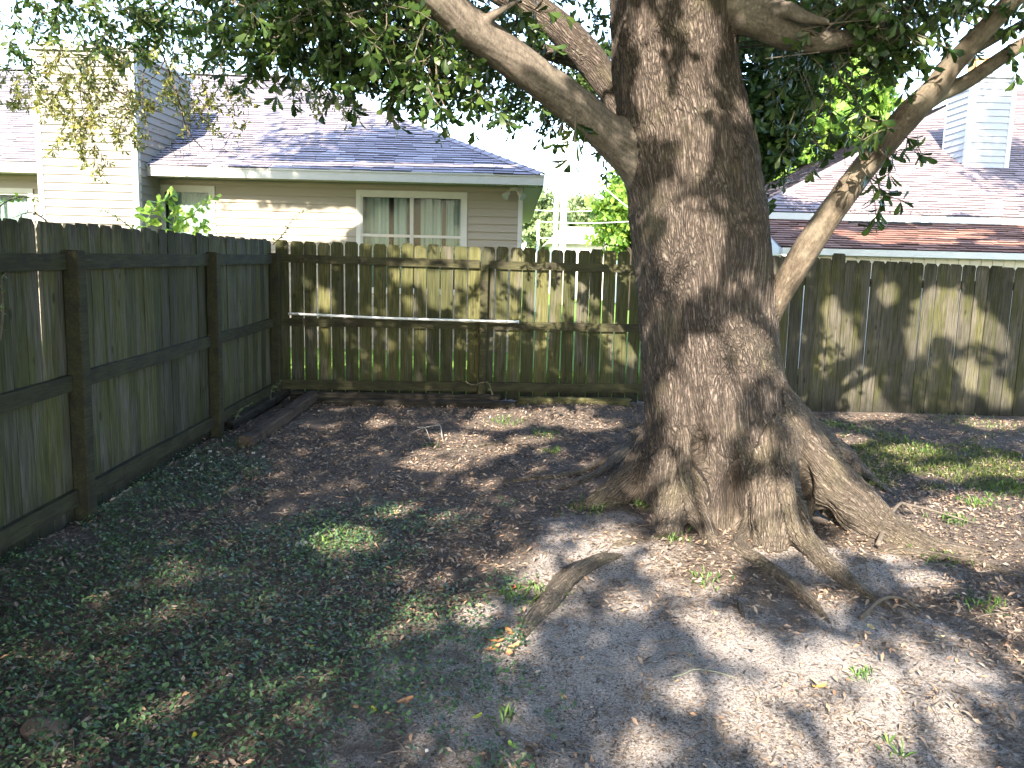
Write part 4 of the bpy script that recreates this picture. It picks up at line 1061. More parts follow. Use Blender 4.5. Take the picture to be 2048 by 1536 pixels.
for g_ in [(1290, 45, 12, 45, -3), (1300, 120, 12, 50), (1380, 170, 14, 40), (1310, 190, 16, 46), (1392, 15, 16, 30), (1415, 60, 8, 45, -12), (1345, 215, 14, 20), (1390, 300, 14, 32), (1400, 270, 18, 20), (1375, 440, 20, 40), (1420, 470, 14, 26), (1410, 520, 18, 34), (1385, 560, 12, 22), (1490, 672, 30, 24),
           (1410, 720, 20, 40, -15), (1350, 780, 14, 46, -8), (1450, 790, 12, 34), (1365, 840, 10, 30), (1500, 720, 12, 26), (1395, 830, 20, 26), (1440, 850, 14, 30), (1420, 930, 16, 40, -4), (1435, 980, 18, 34), (1460, 1030, 20, 20), (1340, 1010, 16, 26), (1320, 915, 8, 28), (1650, 935, 26, 22), (1680, 990, 30, 30, 40), (1620, 900, 14, 14), (1520, 900, 12, 30), (1530, 1010, 16, 26), (1745, 1040, 60, 24, 35), (1600, 850, 12, 24), (1330, 380, 8, 22), (1345, 480, 10, 20)]:
    gap(tk, *g_)
l5 = lambda x, y: P(x, y, 5.0)
for g_ in [(1558, 585, 16, 34, 20), (1590, 520, 22, 20), (1620, 480, 18, 24), (1660, 440, 16, 22), (1700, 375, 28, 16, -45), (1722, 345, 18, 14), (1830, 215, 22, 16, -40), (1855, 185, 16, 12)]: gap(l5, *g_)
l2 = lambda x, y: P(x, y, 5.95)
for g_ in [(1110, 30, 70, 26, 30), (1150, 80, 60, 28, 45), (1205, 150, 34, 34), (1020, 5, 40, 18)]: gap(l2, *g_)
for g_ in [(560, 447, 130, 20), (680, 440, 46, 18), (500, 450, 60, 20), (600, 357, 260, 6), (850, 352, 200, 5), (450, 352, 80, 8), (380, 430, 20, 40), (600, 470, 90, 12), (395, 420, 14, 30)]: gap(wl, *g_)
for g_ in [(170, 240, 90, 60), (150, 160, 90, 60), (190, 410, 40, 26), (240, 370, 20, 40), (120, 330, 30, 24)]: gap(ck, *g_)
for g_ in [(1850, 458, 90, 16), (1780, 480, 90, 12), (1740, 495, 50, 10), (1610, 443, 26, 6), (1680, 462, 40, 8, 20), (1960, 445, 40, 8), (1900, 480, 70, 8), (2000, 515, 60, 10), (1800, 515, 100, 8)]: gap(pr_, *g_)
gap(lambda x, y: P(x, y, 9.8), 360, 420, 80, 45)
# the hanging sprays on the left stand in full sun
for g_ in [(200, 210, 170, 150), (330, 170, 120, 120), (420, 200, 80, 80), (640, 190, 70, 60)]: gap(lambda x, y: P(x, y, 7.6), *g_)
GC = np.array([g[0] for g in GAPS]); GM = np.array([g[1] for g in GAPS])
def in_gap(p, grow=1.0, seed=0):
    uv = UV(p); out = np.zeros(len(uv), bool)
    nz = 1 + .30 * vnoise(np.stack([uv[:, 0] * 9, uv[:, 1] * 9, 0 * uv[:, 0] + .5], 1), 77)
    for c, M in zip(GC, GM):
        w = (uv - c) @ M.T
        out |= (w * w).sum(1) < (grow * nz) ** 2
    return out
# upper canopy of the oak, above the frame, with sun gaps cut and shade clusters added
def canopy():
    rg = np.random.default_rng(5); n = 130000
    C = np.stack([rg.uniform(-12, 10, n), rg.uniform(-12, 9, n), rg.uniform(4.4, 10.8, n)], 1)
    dx = C[:, 0] - 1.0; dy = C[:, 1] + 1.5; dome = 10.6 - (dx ** 2 + dy ** 2) * .035
    C = C[(C[:, 2] < dome)]
    px, py, zc = proj(C)
    C = C[~((zc > 0) & (py > -90) & (px > -250) & (px < 2300))]
    uv = UV(C)
    roofshade = ((uv[:, 0] + 2.6) / 2.6) ** 2 + ((uv[:, 1] - 6.9) / 1.25) ** 2 < 1
    lim = 5.9 + .5 * vnoise(np.stack([uv[:, 0], uv[:, 0] * 0, uv[:, 0] * 0], 1), 9)
    keep = ((uv[:, 1] < lim) | roofshade) & (C[:, 2] < 7.4 + np.clip(uv[:, 1], 0, 9) * .6) & (C[:, 2] > 4.4)
    keep &= ~((uv[:, 1] > 6.0) & (uv[:, 0] < -5.5))
    C = C[keep]
    for (m_, c_, s_) in ((1500, (7.75, 6.6, 10.2), (.55, .8, .7)), (4500, (-3.3, 5.5, 9.0), (1.25, 1.0, .42)), (4200, (-3.3, 5.3, 7.8), (1.3, .8, .32))):  # unseen leaf clusters added to shade the right chimney, left roof and wide window
        e_ = rg.normal(size=(m_, 3)) * s_ + c_; a_, b_, z_ = proj(e_); C = np.concatenate([C, e_[b_ < -60]])
    A = rg.normal(size=(len(C), 3)) * .8 + [0, -.4, .5]
    b, d, nr = whorls(C, A, 5, .13, 1.05, .5, 6)
    Lh = rg.uniform(.11, .17, len(b)); tip = b + unit(d) * Lh[:, None]
    ok = ~(in_gap(tip) | in_gap(b) | in_gap((b + tip) / 2))
    ok &= ~((tip[:, 2] < 3.0))
    b, d, nr, Lh = b[ok], d[ok], nr[ok], Lh[ok]
    return leaves_mesh('crown', M_leaf, b, d, nr, Lh, Lh * .46, rg.uniform(0, 1, len(b)), oak, 'stuff', 4, oakinv), len(b)
crown, ncan = canopy()
# boughs that carry the upper canopy
rr = random.Random(9)
mb = MB()
topc = P(1338, -200, 5.35)
for k in range(9):
    a = k / 9 * 6.28 + .3; e = np.array([topc[0] + math.cos(a) * rr.uniform(4, 7), topc[1] - 3 + math.sin(a) * rr.uniform(4, 6), rr.uniform(6.5, 8.5)])
    if e[1] > 5: e[1] = 3.5
    m1 = topc + (e - topc) * .4 + [0, 0, 1.3]
    mb.tube(catmull([topc + [0, 0, -.3], m1, e], 6), np.linspace(.16, .03, 13), 8)
mb.v = [tuple(np.array(v) - oakinv) for v in mb.v]; mb.build('upper_branches', M_bark if False else M_limb, oak, True, kind='stuff')

def spray(blobs, seed, per, leaflen, n=6, dens=1.0, nolight=True):
    """leafy twigs filling each blob. blob: px, py, Y, rx, ry (pixels), depth, twigs, droop"""
    rg = np.random.default_rng(seed); Cs, As, tw = [], [], []
    for (px, py, Y, rx, ry, dep, nt, droop) in blobs:
        c = P(px, py, Y); sx = rx * Y / F_PX; sz = ry * Y / F_PX
        for _ in range(int(nt * dens)):
            v = unit(rg.normal(size=3)) * rg.uniform(0, 1) ** .4
            st = c + v * [sx, dep, sz]
            dirv = unit(v * [1, .6, .5] + [rg.normal(0, .4), rg.normal(0, .3), -droop + rg.normal(0, .3)])
            m = rg.integers(3, 6); p = st - dirv * .15; pts = [p.copy()]
            for i in range(m):
                dirv = unit(dirv + rg.normal(0, .22, 3) + [0, 0, -.06]); p = p + dirv * rg.uniform(.055, .10) * (leaflen / .085); pts.append(p.copy())
                if i > 0 or rg.random() < .5: Cs.append(p.copy()); As.append(dirv + rg.normal(0, .25, 3) + [0, 0, .1])
            tw.append(pts)
    return np.array(Cs), np.array(As), tw
def build_spray(name, mat, blobs, seed, leaflen, n=6, width=.40, tint=(0, 1), shape=6, parent=None, twr=.004, org=None, dens=1.0):
    C, A, tw = spray(blobs, seed, 4, leaflen, n, dens)
    rg = np.random.default_rng(seed + 1)
    b, d, nr = whorls(C, A, n, leaflen, .95, .35, seed + 2)
    L = rg.uniform(.65, 1.15, len(b)) * leaflen
    keep = rg.random(len(b)) < .9
    b, d, nr, L = b[keep], d[keep], nr[keep], L[keep]
    d = d + [0, 0, -.25]
    t = rg.uniform(tint[0], tint[1], len(b))
    o = leaves_mesh(name, mat, b, d, nr, L, L * width, t, parent, 'stuff', shape, org)
    mb = MB()
    for pts in tw: mb.tube(pts, np.linspace(twr, twr * .5, len(pts)), 3, False)
    if org is not None: mb.v = [tuple(np.array(v) - org) for v in mb.v]
    link('twigs', new_mesh('twigs', mb.v, mb.f, M_twig), parent, kind='stuff')
    return len(b)
# the dark near foliage
near_blobs = [
    (500, 33, 4.9, 60, 51, .5, 49, .4), (560, 88, 5.0, 70, 42, .5, 49, .5), (640, 38, 4.8, 90, 59, .6, 72, .4), (720, 88, 4.9, 90, 59, .6, 72, .4), (800, 68, 5.0, 80, 59, .6, 63, .5), (870, 128, 4.9, 60, 46, .4, 45, .6), (760, -2, 5.0, 120, 42, .7, 63, .2),
    (640, -42, 5.1, 150, 51, .8, 72, .1), (930, 168, 4.85, 45, 29, .3, 19, .7), (850, 193, 4.7, 30, 21, .2, 7, .8), (900, 58, 5.2, 60, 51, .5, 40, .3), (580, -12, 5.0, 90, 34, .5, 40, .2), (780, 148, 4.9, 60, 34, .4, 27, .6),
    (1010, 8, 5.0, 50, 25, .4, 19, .2), (1060, 38, 5.3, 40, 25, .4, 12, .3),
    (660, 128, 5.3, 70, 34, .5, 30, .6), (990, 128, 5.4, 40, 34, .3, 14, .6)]
mid_blobs = [
    (60, 10, 7.2, 90, 40, .8, 60, .2), (170, 20, 7.0, 90, 50, .8, 90, .3), (270, 30, 6.8, 80, 55, .8, 90, .4), (370, 30, 7.0, 80, 40, .8, 80, .2), (240, 95, 6.9, 40, 35, .4, 30, .7), (20, 80, 7.5, 40, 50, .5, 26, .4),
    (450, 20, 7.4, 70, 50, .8, 60, .2), (470, 90, 7.6, 50, 40, .6, 26, .6),
    (960, 130, 7.0, 60, 70, .9, 70, .4), (1050, 150, 7.2, 70, 60, .9, 80, .5), (1120, 200, 7.0, 60, 45, .8, 60, .6), (1180, 60, 7.2, 60, 60, .8, 60, .2), (1190, 230, 6.9, 40, 40, .6, 36, .6), (1150, 150, 7.0, 70, 60, .8, 60, .4), (1080, 80, 7.3, 50, 50, .7, 36, .4), (1210, 110, 7.4, 40, 60, .7, 40, .4),
    (1000, 200, 7.4, 60, 25, .5, 26, .7), (880, 30, 7.6, 70, 50, .7, 60, .3), (1080, 235, 7.4, 60, 18, .4, 14, .8), (990, 60, 7.8, 80, 60, .8, 50, .3), (840, 150, 8.0, 60, 40, .6, 28, .6), (905, 205, 8.2, 60, 28, .6, 20, .7), (1215, 290, 7.2, 20, 20, .3, 8, .7),
    (560, 25, 7.4, 90, 50, .8, 70, .3), (700, 45, 7.2, 90, 60, .8, 90, .4), (640, 0, 7.6, 120, 50, .8, 80, .2), (800, 30, 7.4, 80, 60, .8, 70, .3)]
n1_ = build_spray('leaves', M_leaf, near_blobs, 101, .090, 6, .38, (0, 1), 6, oak, .004, oakinv, .42)
n2_ = build_spray('leaves', M_leaf, mid_blobs, 201, .085, 6, .38, (.2, 1), 6, oak, .004, oakinv, .32)
sun_blobs = [(130, 160, 8.0, 80, 70, .6, 70, .6), (190, 230, 7.9, 80, 70, .6, 80, .7), (220, 130, 7.8, 60, 50, .5, 45, .5), (100, 210, 8.2, 60, 30, .5, 34, .5), (165, 300, 7.9, 34, 40, .4, 22, 1.0), (195, 335, 7.9, 18, 24, .2, 8, 1.2), (270, 210, 7.9, 34, 60, .4, 28, .8), (250, 270, 8.0, 20, 24, .3, 8, .8),
             (350, 120, 7.9, 50, 50, .5, 36, .7), (370, 190, 8.0, 60, 40, .4, 34, .9), (430, 160, 8.2, 60, 50, .5, 30, .8), (480, 215, 8.0, 26, 40, .3, 16, 1.1), (400, 245, 8.1, 40, 24, .3, 14, .9), (330, 60, 8.0, 50, 50, .5, 34, .6), (640, 190, 8.6, 42, 44, .5, 34, .9), (690, 205, 8.6, 36, 30, .4, 18, .9), (30, 200, 8.6, 30, 26, .4, 12, .8), (600, 150, 8.4, 40, 30, .4, 20, .8), (10, 150, 8.8, 30, 40, .4, 14, .8)]
n3_ = build_spray('leaves', M_leafo, sun_blobs, 301, .066, 6, .36, (.2, 1), 6, oak, .0035, oakinv, .5)
right_blobs = [(1560, 10, 5.9, 60, 40, .4, 30, .2), (1650, 20, 5.3, 70, 36, .4, 44, .3), (1720, 40, 4.9, 80, 50, .5, 60, .3), (1800, 20, 5.0, 90, 40, .5, 60, .2), (1780, 80, 4.9, 50, 35, .4, 30, .6), (1880, 10, 5.2, 60, 26, .4, 24, .2), (1560, 110, 6.2, 60, 36, .4, 30, .4), (1660, 100, 5.3, 40, 30, .4, 18, .5),
               (1760, 140, 5.2, 20, 30, .2, 5, 1.), (1510, 20, 6.3, 40, 40, .4, 30, .2), (2030, 70, 4.9, 20, 40, .3, 7, .5), (1950, 30, 5.0, 30, 20, .3, 6, .5), (2030, 10, 5., 30, 20, .3, 8, .5)]
n4_ = build_spray('leaves', M_leaf, right_blobs, 401, .085, 6, .42, (.1, 1), 6, oak, .0045, oakinv, .5)
# near sprigs whose leaves can be told apart: every leaf a piece of its own
LP = []
for k in range(6):
    tt_ = [0, .12, .3, .52, .72, .88, .97, 1.0]; hw_ = [.03, .05, .22, .38, .5, .44, .22, .02]; cu_ = rr.uniform(.05, .28)
    L_ = [(t_, s_ * h_ * .36, .10 * abs(s_) * h_ - cu_ * t_ * t_) for t_, h_ in zip(tt_, hw_) for s_ in (-1, 0, 1)]
    LP.append(new_mesh('leaf', L_, [(i * 3 + j, i * 3 + j + 1, i * 3 + j + 4, i * 3 + j + 3) for i in range(7) for j in (0, 1)], M_leaf, True, {'tint': [k / 5 * .9] * 24}))
def sprig(pts, nwh, leaflen, seed, last=6):
    rg = np.random.default_rng(seed); p = catmull([P(*t) for t in pts], 8)
    mb = MB(); mb.tube(p - oakinv, np.linspace(.005, .002, len(p)), 5); st = mb.build('sprig', M_twig, oak)
    idx = np.linspace(len(p) * .3, len(p) - 1, nwh).astype(int); C = p[idx]; A = unit(np.gradient(p, axis=0)[idx]) + rg.normal(0, .2, (nwh, 3))
    b, d, nr = whorls(C, A, last, leaflen, 1.0, .3, seed)
    d = unit(d + [0, 0, -.35]); s = unit(np.cross(nr, d)); u = np.cross(d, s)
    for i in range(len(b)):
        if rg.random() < .12: continue
        M_ = Matrix(((d[i][0], s[i][0], u[i][0]), (d[i][1], s[i][1], u[i][1]), (d[i][2], s[i][2], u[i][2]))).to_euler()
        L_ = leaflen * rg.uniform(.7, 1.15); link('leaf', LP[rg.integers(6)], st, b[i] - oakinv, M_, (L_, L_, L_))
for s_ in [([(1130, 225, 4.6), (1120, 262, 4.55), (1112, 292, 4.5)], 2, .105, 1), ([(1150, 230, 4.5), (1150, 275, 4.45), (1140, 325, 4.4)], 3, .11, 2), ([(1165, 240, 4.5), (1170, 275, 4.5), (1160, 300, 4.5)], 1, .10, 3),
           ([(1790, 240, 4.7), (1745, 240, 4.6), (1715, 215, 4.6)], 2, .095, 4), ([(1800, 255, 4.7), (1760, 262, 4.6), (1722, 282, 4.6)], 3, .095, 5), ([(1740, 320, 4.8), (1720, 215, 4.8), (1665, 135, 4.8)], 4, .10, 6),
           ([(1720, 330, 4.8), (1745, 372, 4.75), (1752, 435, 4.7)], 4, .095, 7), ([(1752, 330, 4.8), (1800, 300, 4.75), (1838, 300, 4.7)], 3, .10, 8), ([(1760, 300, 4.8), (1785, 330, 4.75), (1775, 352, 4.7)], 2, .10, 9),
           ([(1610, 150, 5.2), (1630, 215, 5.1), (1605, 262, 5.0)], 3, .095, 10), ([(1660, 160, 5.2), (1660, 250, 5.1), (1655, 310, 5.0)], 3, .095, 11), ([(1620, 200, 5.2), (1590, 270, 5.1), (1560, 312, 5.0)], 3, .095, 12),
           ([(870, 120, 4.7), (880, 190, 4.65), (905, 240, 4.6)], 2, .10, 13), ([(940, 130, 4.6), (945, 170, 4.6), (960, 195, 4.6)], 2, .11, 14), ([(1680, 110, 4.9), (1700, 150, 4.9), (1740, 190, 4.9)], 3, .09, 15),
           ([(780, 170, 4.8), (785, 200, 4.8), (772, 225, 4.8)], 1, .09, 16), ([(1870, 60, 5.0), (1895, 90, 4.9), (1890, 130, 4.9)], 3, .08, 17), ([(1740, 10, 4.8), (1765, 70, 4.8), (1780, 120, 4.8)], 3, .09, 18),
           ([(1590, 130, 5.3), (1560, 190, 5.2), (1545, 250, 5.2)], 3, .09, 19), ([(1700, 240, 5.0), (1690, 290, 5.0), (1690, 330, 5.0)], 1, .09, 20),
           ([(1590, 90, 5.0), (1640, 130, 4.95), (1668, 175, 4.9)], 3, .10, 21), ([(1668, 130, 4.9), (1700, 185, 4.85), (1738, 230, 4.8)], 4, .10, 22), ([(1730, 200, 4.8), (1735, 250, 4.8), (1712, 300, 4.75)], 3, .10, 23), ([(1650, 200, 5.0), (1625, 255, 5.0), (1640, 300, 4.95)], 3, .095, 24),
           ([(1590, 220, 5.1), (1575, 270, 5.1), (1590, 320, 5.05)], 3, .09, 25), ([(1625, 280, 5.0), (1650, 310, 5.0), (1625, 345, 4.95)], 2, .09, 26), ([(1752, 350, 4.75), (1762, 400, 4.7), (1745, 450, 4.7)], 4, .095, 27), ([(1755, 385, 4.75), (1785, 395, 4.7), (1808, 402, 4.7)], 2, .09, 28),
           ([(1770, 260, 4.8), (1730, 280, 4.75), (1700, 262, 4.7)], 2, .095, 29), ([(1800, 270, 4.8), (1830, 285, 4.75), (1845, 312, 4.7)], 2, .09, 30), ([(1850, 60, 5.0), (1830, 110, 5.0), (1800, 140, 5.0)], 3, .09, 31), ([(1920, 40, 4.9), (1975, 60, 4.9), (2010, 60, 4.9)], 3, .085, 32),
           ([(1560, 150, 5.5), (1545, 200, 5.4), (1570, 250, 5.3)], 3, .09, 33), ([(1690, 100, 5.0), (1720, 150, 5.0), (1760, 160, 5.0)], 3, .09, 34), ([(1760, 90, 4.9), (1790, 170, 4.9), (1812, 180, 4.9)], 2, .09, 35)]:
    sprig(*s_, last=6)
# bare twigs among the left foliage
mb = MB()
for pts, r0 in [([(300, -30, 7.8), (305, 60, 7.8), (330, 120, 7.8), (355, 190, 7.8), (375, 260, 7.8), (408, 300, 7.8)], .014), ([(305, 60, 7.8), (290, 130, 7.8), (285, 200, 7.8), (300, 280, 7.8)], .009), ([(225, 175, 7.9), (260, 195, 7.9), (318, 225, 7.9)], .013),
                ([(400, 40, 7.9), (430, 90, 7.9), (450, 160, 7.9), (470, 230, 7.9)], .010), ([(150, 40, 8), (175, 110, 8), (160, 180, 8), (180, 280, 7.9)], .010), ([(330, 120, 7.8), (300, 160, 7.8), (240, 190, 7.9)], .007), ([(375, 260, 7.8), (380, 300, 7.8), (385, 330, 7.8)], .004), ([(640, 30, 8.4), (650, 110, 8.5), (660, 200, 8.6)], .010),
                ([(800, -40, 5.1), (820, 60, 5.0), (890, 200, 4.85)], .012), ([(700, -60, 5.0), (690, 40, 4.9), (640, 120, 4.9)], .012), ([(1480, 85, 5.2), (1560, 78, 5.3), (1640, 60, 5.3)], .006), ([(1660, 70, 4.85), (1720, 20, 4.8), (1790, 50, 4.8)], .008), ([(1600, 60, 4.8), (1680, 45, 4.7), (1770, 38, 4.7)], .006),
                ([(1950, -20, 4.9), (1912, 20, 4.9), (1915, 70, 4.9), (1895, 90, 4.9)], .006), ([(1480, 95, 5.9), (1570, 85, 5.9), (1660, 75, 6)], .01)]:
    p = catmull([P(*t) for t in pts], 6); mb.tube(p - oakinv, np.linspace(r0, r0 * .35, len(p)), 5)
rg = np.random.default_rng(77)
for k in range(70):
    c = P(rg.uniform(1600, 1850), rg.uniform(10, 110), rg.uniform(4.7, 5.2)); d = unit(rg.normal(size=3) * [1, .5, .6]); L_ = rg.uniform(.12, .4)
    mb.tube(catmull([c - oakinv, c + d * L_ * .5 + rg.normal(0, .03, 3) - oakinv, c + d * L_ - oakinv], 3), np.linspace(.004, .0015, 7), 3, False)
for k in range(40):
    c = P(rg.uniform(285, 470), rg.uniform(200, 300), 7.9); d = unit(rg.normal(size=3) * [1, .5, 1] + [0, 0, -.5]); L_ = rg.uniform(.1, .35)
    mb.tube(catmull([c - oakinv, c + d * L_ * .5 + rg.normal(0, .04, 3) - oakinv, c + d * L_ - oakinv], 3), np.linspace(.003, .001, 7), 3, False)
link('twigs', new_mesh('twigs', mb.v, mb.f, M_twig), oak, kind='stuff')

# ---- the ivy-covered oak behind
def loose_tree(name, label, cat, base, trunk, blobs, mat, leaflen, width, tint, seed, shape=4, n=6, limbs=(), matb=None, ivy=None, group=None, nt=None):
    t = thing(name, label, cat, base, group); O = np.array(base, float)
    mb = MB()
    for pts, rad in [trunk]: mb.tube(catmull(pts, 5) - O, np.interp(np.linspace(0, 1, (len(pts) - 1) * 5 + 1), np.linspace(0, 1, len(rad)), rad), 14)
    o = mb.build('trunk', matb or M_limb, t, True)
    for pts, r0 in limbs:
        mb = MB(); p = catmull(pts, 5) - O; mb.tube(p, np.linspace(r0, r0 * .5, len(p)), 10); mb.build('branch', matb or M_limb, t, True)
    if blobs:
        C, A, tw = spray(blobs, seed, 4, leaflen); rg = np.random.default_rng(seed); b, d, nr = whorls(C, A, n, leaflen, 1.0, .4, seed)
        L = rg.uniform(.7, 1.2, len(b)) * leaflen
        leaves_mesh('crown', mat, b, d, nr, L, L * width, np.clip(rg.uniform(*tint, len(b)) , 0, 1), t, 'stuff', shape, O)
    return t
YB = 11.2
b0 = P(1470, 700, YB); b0[2] = 0
ivy_blobs = [(1500, 250, 10.6, 50, 60, .5, 90, .8), (1560, 200, 10.6, 50, 70, .5, 90, .8), (1600, 150, 10.6, 40, 60, .5, 60, .8), (1550, 120, 10.7, 70, 50, .6, 80, .5), (1510, 320, 10.6, 30, 40, .4, 40, .8), (1590, 260, 10.6, 30, 36, .4, 34, .8), (1480, 380, 10.6, 40, 40, .4, 40, .8), (1540, 300, 10.6, 40, 30, .4, 44, .8),
             (1500, 180, 10.7, 36, 50, .5, 44, .8), (1440, 60, 11, 120, 60, .8, 60, .4), (1620, 60, 11, 70, 50, .8, 80, .4), (1530, 20, 11, 120, 50, .8, 100, .3), (1700, 10, 11, 80, 40, .8, 60, .3)]
M_ivy = leaf_mat('ivy_leaf', (0.01008, 0.0252, 0.00672), (0.02352, 0.05208, 0.01176), (0.0504, 0.0924, 0.021), .3, .4)
M_bark2 = bark_mat('dark_oak_bark', (.022, .018, .015), (.06, .05, .042), (.11, .095, .08))
loose_tree('oak_tree', 'dark ivy-clad tree with forked stems showing just right of the big oak trunk', 'tree', b0,
           ([b0, P(1475, 480, YB), P(1482, 380, YB), P(1500, 330, YB)], [.36, .33, .28, .24]), ivy_blobs, M_ivy, .10, .6, (0, .9), 31, 4, 5,
           [([P(1490, 360, YB), P(1560, 250, YB), P(1600, 140, YB), P(1625, 30, YB), P(1640, -120, YB)], .26), ([P(1482, 380, YB), P(1500, 260, YB), P(1520, 150, YB), P(1560, 40, YB), P(1590, -100, YB)], .17), ([P(1475, 400, YB), P(1470, 250, YB), P(1460, 120, YB), P(1440, -60, YB)], .2)], M_bark2)

# ---- bright trees beyond
def far_tree(label, px, py, rx, ry, Y, seed, mat, leaf, n_tw, tint=(0, 1), group='sunlit trees beyond the fences', name='leafy_tree'):
    c = P(px, py, Y); b = np.array([c[0], Y, 0.0]); rg = random.Random(seed); bl = []
    for k in range(12):
        a = rg.uniform(0, 6.28); r_ = rg.uniform(.2, .75)
        bl.append((px + math.cos(a) * rx * r_, py + math.sin(a) * ry * r_, Y + rg.uniform(-.6, .6) * rx * Y / F_PX, rx * rg.uniform(.3, .5), ry * rg.uniform(.3, .48), rx * .35 * Y / F_PX, n_tw / 12, .1))
    tt = thing(name, label, 'tree', b, group); O = b
    top = c + [0, 0, ry * .3 * Y / F_PX]
    mb = MB(); mb.tube(catmull([b, b + (top - b) * .5 + [.1, 0, 0], top], 5) - O, np.linspace(.25, .06, 11), 10); mb.build('trunk', M_bark2, tt, True)
    C, A, tw = spray(bl, seed, 4, leaf * .9); r2 = np.random.default_rng(seed); bs, d, nr = whorls(C, A, 6, leaf, 1.1, .5, seed)
    L = r2.uniform(.7, 1.3, len(bs)) * leaf
    leaves_mesh('crown', mat, bs, d, nr, L, L * .6, r2.uniform(*tint, len(bs)), tt, 'stuff', 4, O)
far_tree('bright yellow-green tree filling the gap beside the ivy-clad stems', 1600, 240, 110, 130, 26, 41, M_leafb, .24, 500)
far_tree('lime-green tree standing above the mauve roof slope', 1720, 220, 90, 110, 27, 42, M_leafb, .24, 420)
far_tree('low bright tree between the oak trunk and the mauve roof', 1520, 330, 70, 70, 24, 43, M_leafb, .22, 260)
far_tree('bright tree pressed against the left edge of the oak trunk', 1255, 415, 52, 80, 30, 44, M_leafb, .24, 420)
far_tree('hazy tree behind the utility poles, left one', 1085, 440, 46, 48, 60, 45, M_leafh, .30, 420, (0, .8))
far_tree('hazy round tree right of the utility poles', 1165, 435, 52, 50, 62, 46, M_leafh, .30, 460, (0, .7))
far_tree('distant tree top peeking over the left roof edge', 10, 190, 46, 26, 24, 47, M_leafb, .22, 90, (0, .7))
far_tree('far dark tree low behind the poles', 1120, 470, 60, 30, 70, 48, M_leafh, .30, 300, (0, .4))

# ------------------------------------------------------------------ vines and shoots at the fences
def shoot(label, pts, n, leaflen, mat, seed, Y=None, group=None, cat='plant', tint=(.4, 1)):
    p = catmull([P(*t) for t in pts], 8); O = p[0].copy(); o = thing('leafy_shoot', label, cat, O, group)
    mb = MB(); mb.tube(p - O, np.linspace(.007, .002, len(p)), 5); mb.build('stem', M_twig, o)
    rg = np.random.default_rng(seed); idx = np.linspace(len(p) * .15, len(p) - 1, n).astype(int); T = np.gradient(p, axis=0)
    S_ = unit(np.cross(T, [0, 1, 0]) + rg.normal(0, .3, p.shape))
    protos = [new_mesh('leaf', LEAF6 * [1, .55, 1], [tuple(f) for f in LF6], mat, False, {'tint': [t_] * 6}) for t_ in np.linspace(*tint, 4)]
    for i, k in enumerate(idx):
        for s in (-1, 1):
            d = unit(S_[k] * s + unit(T[k]) * .5 + rg.normal(0, .2, 3)); nr = unit(rg.normal(size=3) + [0, -1.2, 1.4]); sd_ = unit(np.cross(nr, d)); u = np.cross(d, sd_)
            L_ = leaflen * rg.uniform(.7, 1.2) * (1.1 - .5 * i / n)
            link('leaf', protos[rg.integers(4)], o, p[k] - O, Matrix(((d[0], sd_[0], u[0]), (d[1], sd_[1], u[1]), (d[2], sd_[2], u[2]))).to_euler(), (L_, L_, L_))
shoot('lime-green leafy shoot arching over the fence in front of the tall window', [(290, 480, 9.8), (300, 430, 9.8), (320, 405, 9.8), (350, 388, 9.8)], 24, .15, M_leafb, 1)
shoot('lime-green shoot leaning right across the tall window', [(345, 480, 9.8), (365, 445, 9.8), (395, 420, 9.8), (432, 392, 9.8)], 24, .12, M_leafb, 2)
shoot('short bright shoot low at the left side of the tall window', [(340, 480, 9.9), (350, 440, 9.9), (352, 415, 9.9)], 14, .14, M_leafb, 3)
shoot('small lime tuft just above the fence right of the tall window', [(385, 480, 9.7), (400, 455, 9.7), (420, 448, 9.7)], 14, .12, M_leafb, 4)
shoot('pale thin shoot against the beige siding left of the wide window', [(545, 490, 9.6), (565, 470, 9.6), (585, 440, 9.6), (612, 420, 9.6)], 12, .045, M_leafo, 5)
shoot('wispy shoot against the foot of the chimney', [(280, 470, 9.6), (255, 450, 9.6), (225, 430, 9.6), (205, 420, 9.6)], 11, .055, M_leafb, 6, tint=(0, .5))
shoot('bright shoot reaching in from the left edge of the fence', [(-30, 440, 6.8), (10, 405, 6.9), (45, 395, 7.0), (80, 402, 7.1)], 12, .06, M_leafb, 7)
shoot('dark climbing stem over the fence top by the first post', [(110, 470, 4.9), (90, 440, 5.0), (60, 425, 5.0), (25, 436, 5.0)], 7, .03, M_ivy, 8, tint=(0, .5))
shoot('sparse vine creeping up the near left fence boards', [(0, 680, 4.0), (6, 620, 4.0), (4, 560, 4.0), (12, 545, 4.0)], 7, .03, M_ivy, 9)
shoot('straggly vine climbing out beside the back fence post', [(985, 790, 8.7), (975, 765, 8.7), (945, 770, 8.7), (930, 762, 8.7)], 7, .035, M_ivy, 10)
shoot('little vine in the corner behind the dark timber', [(540, 800, 8.2), (545, 775, 8.3), (560, 765, 8.4)], 6, .05, M_ivy, 11)
shoot('little vine over the timber in front of the left fence', [(470, 840, 7.4), (480, 820, 7.5), (500, 808, 7.6)], 6, .05, M_ivy, 12)

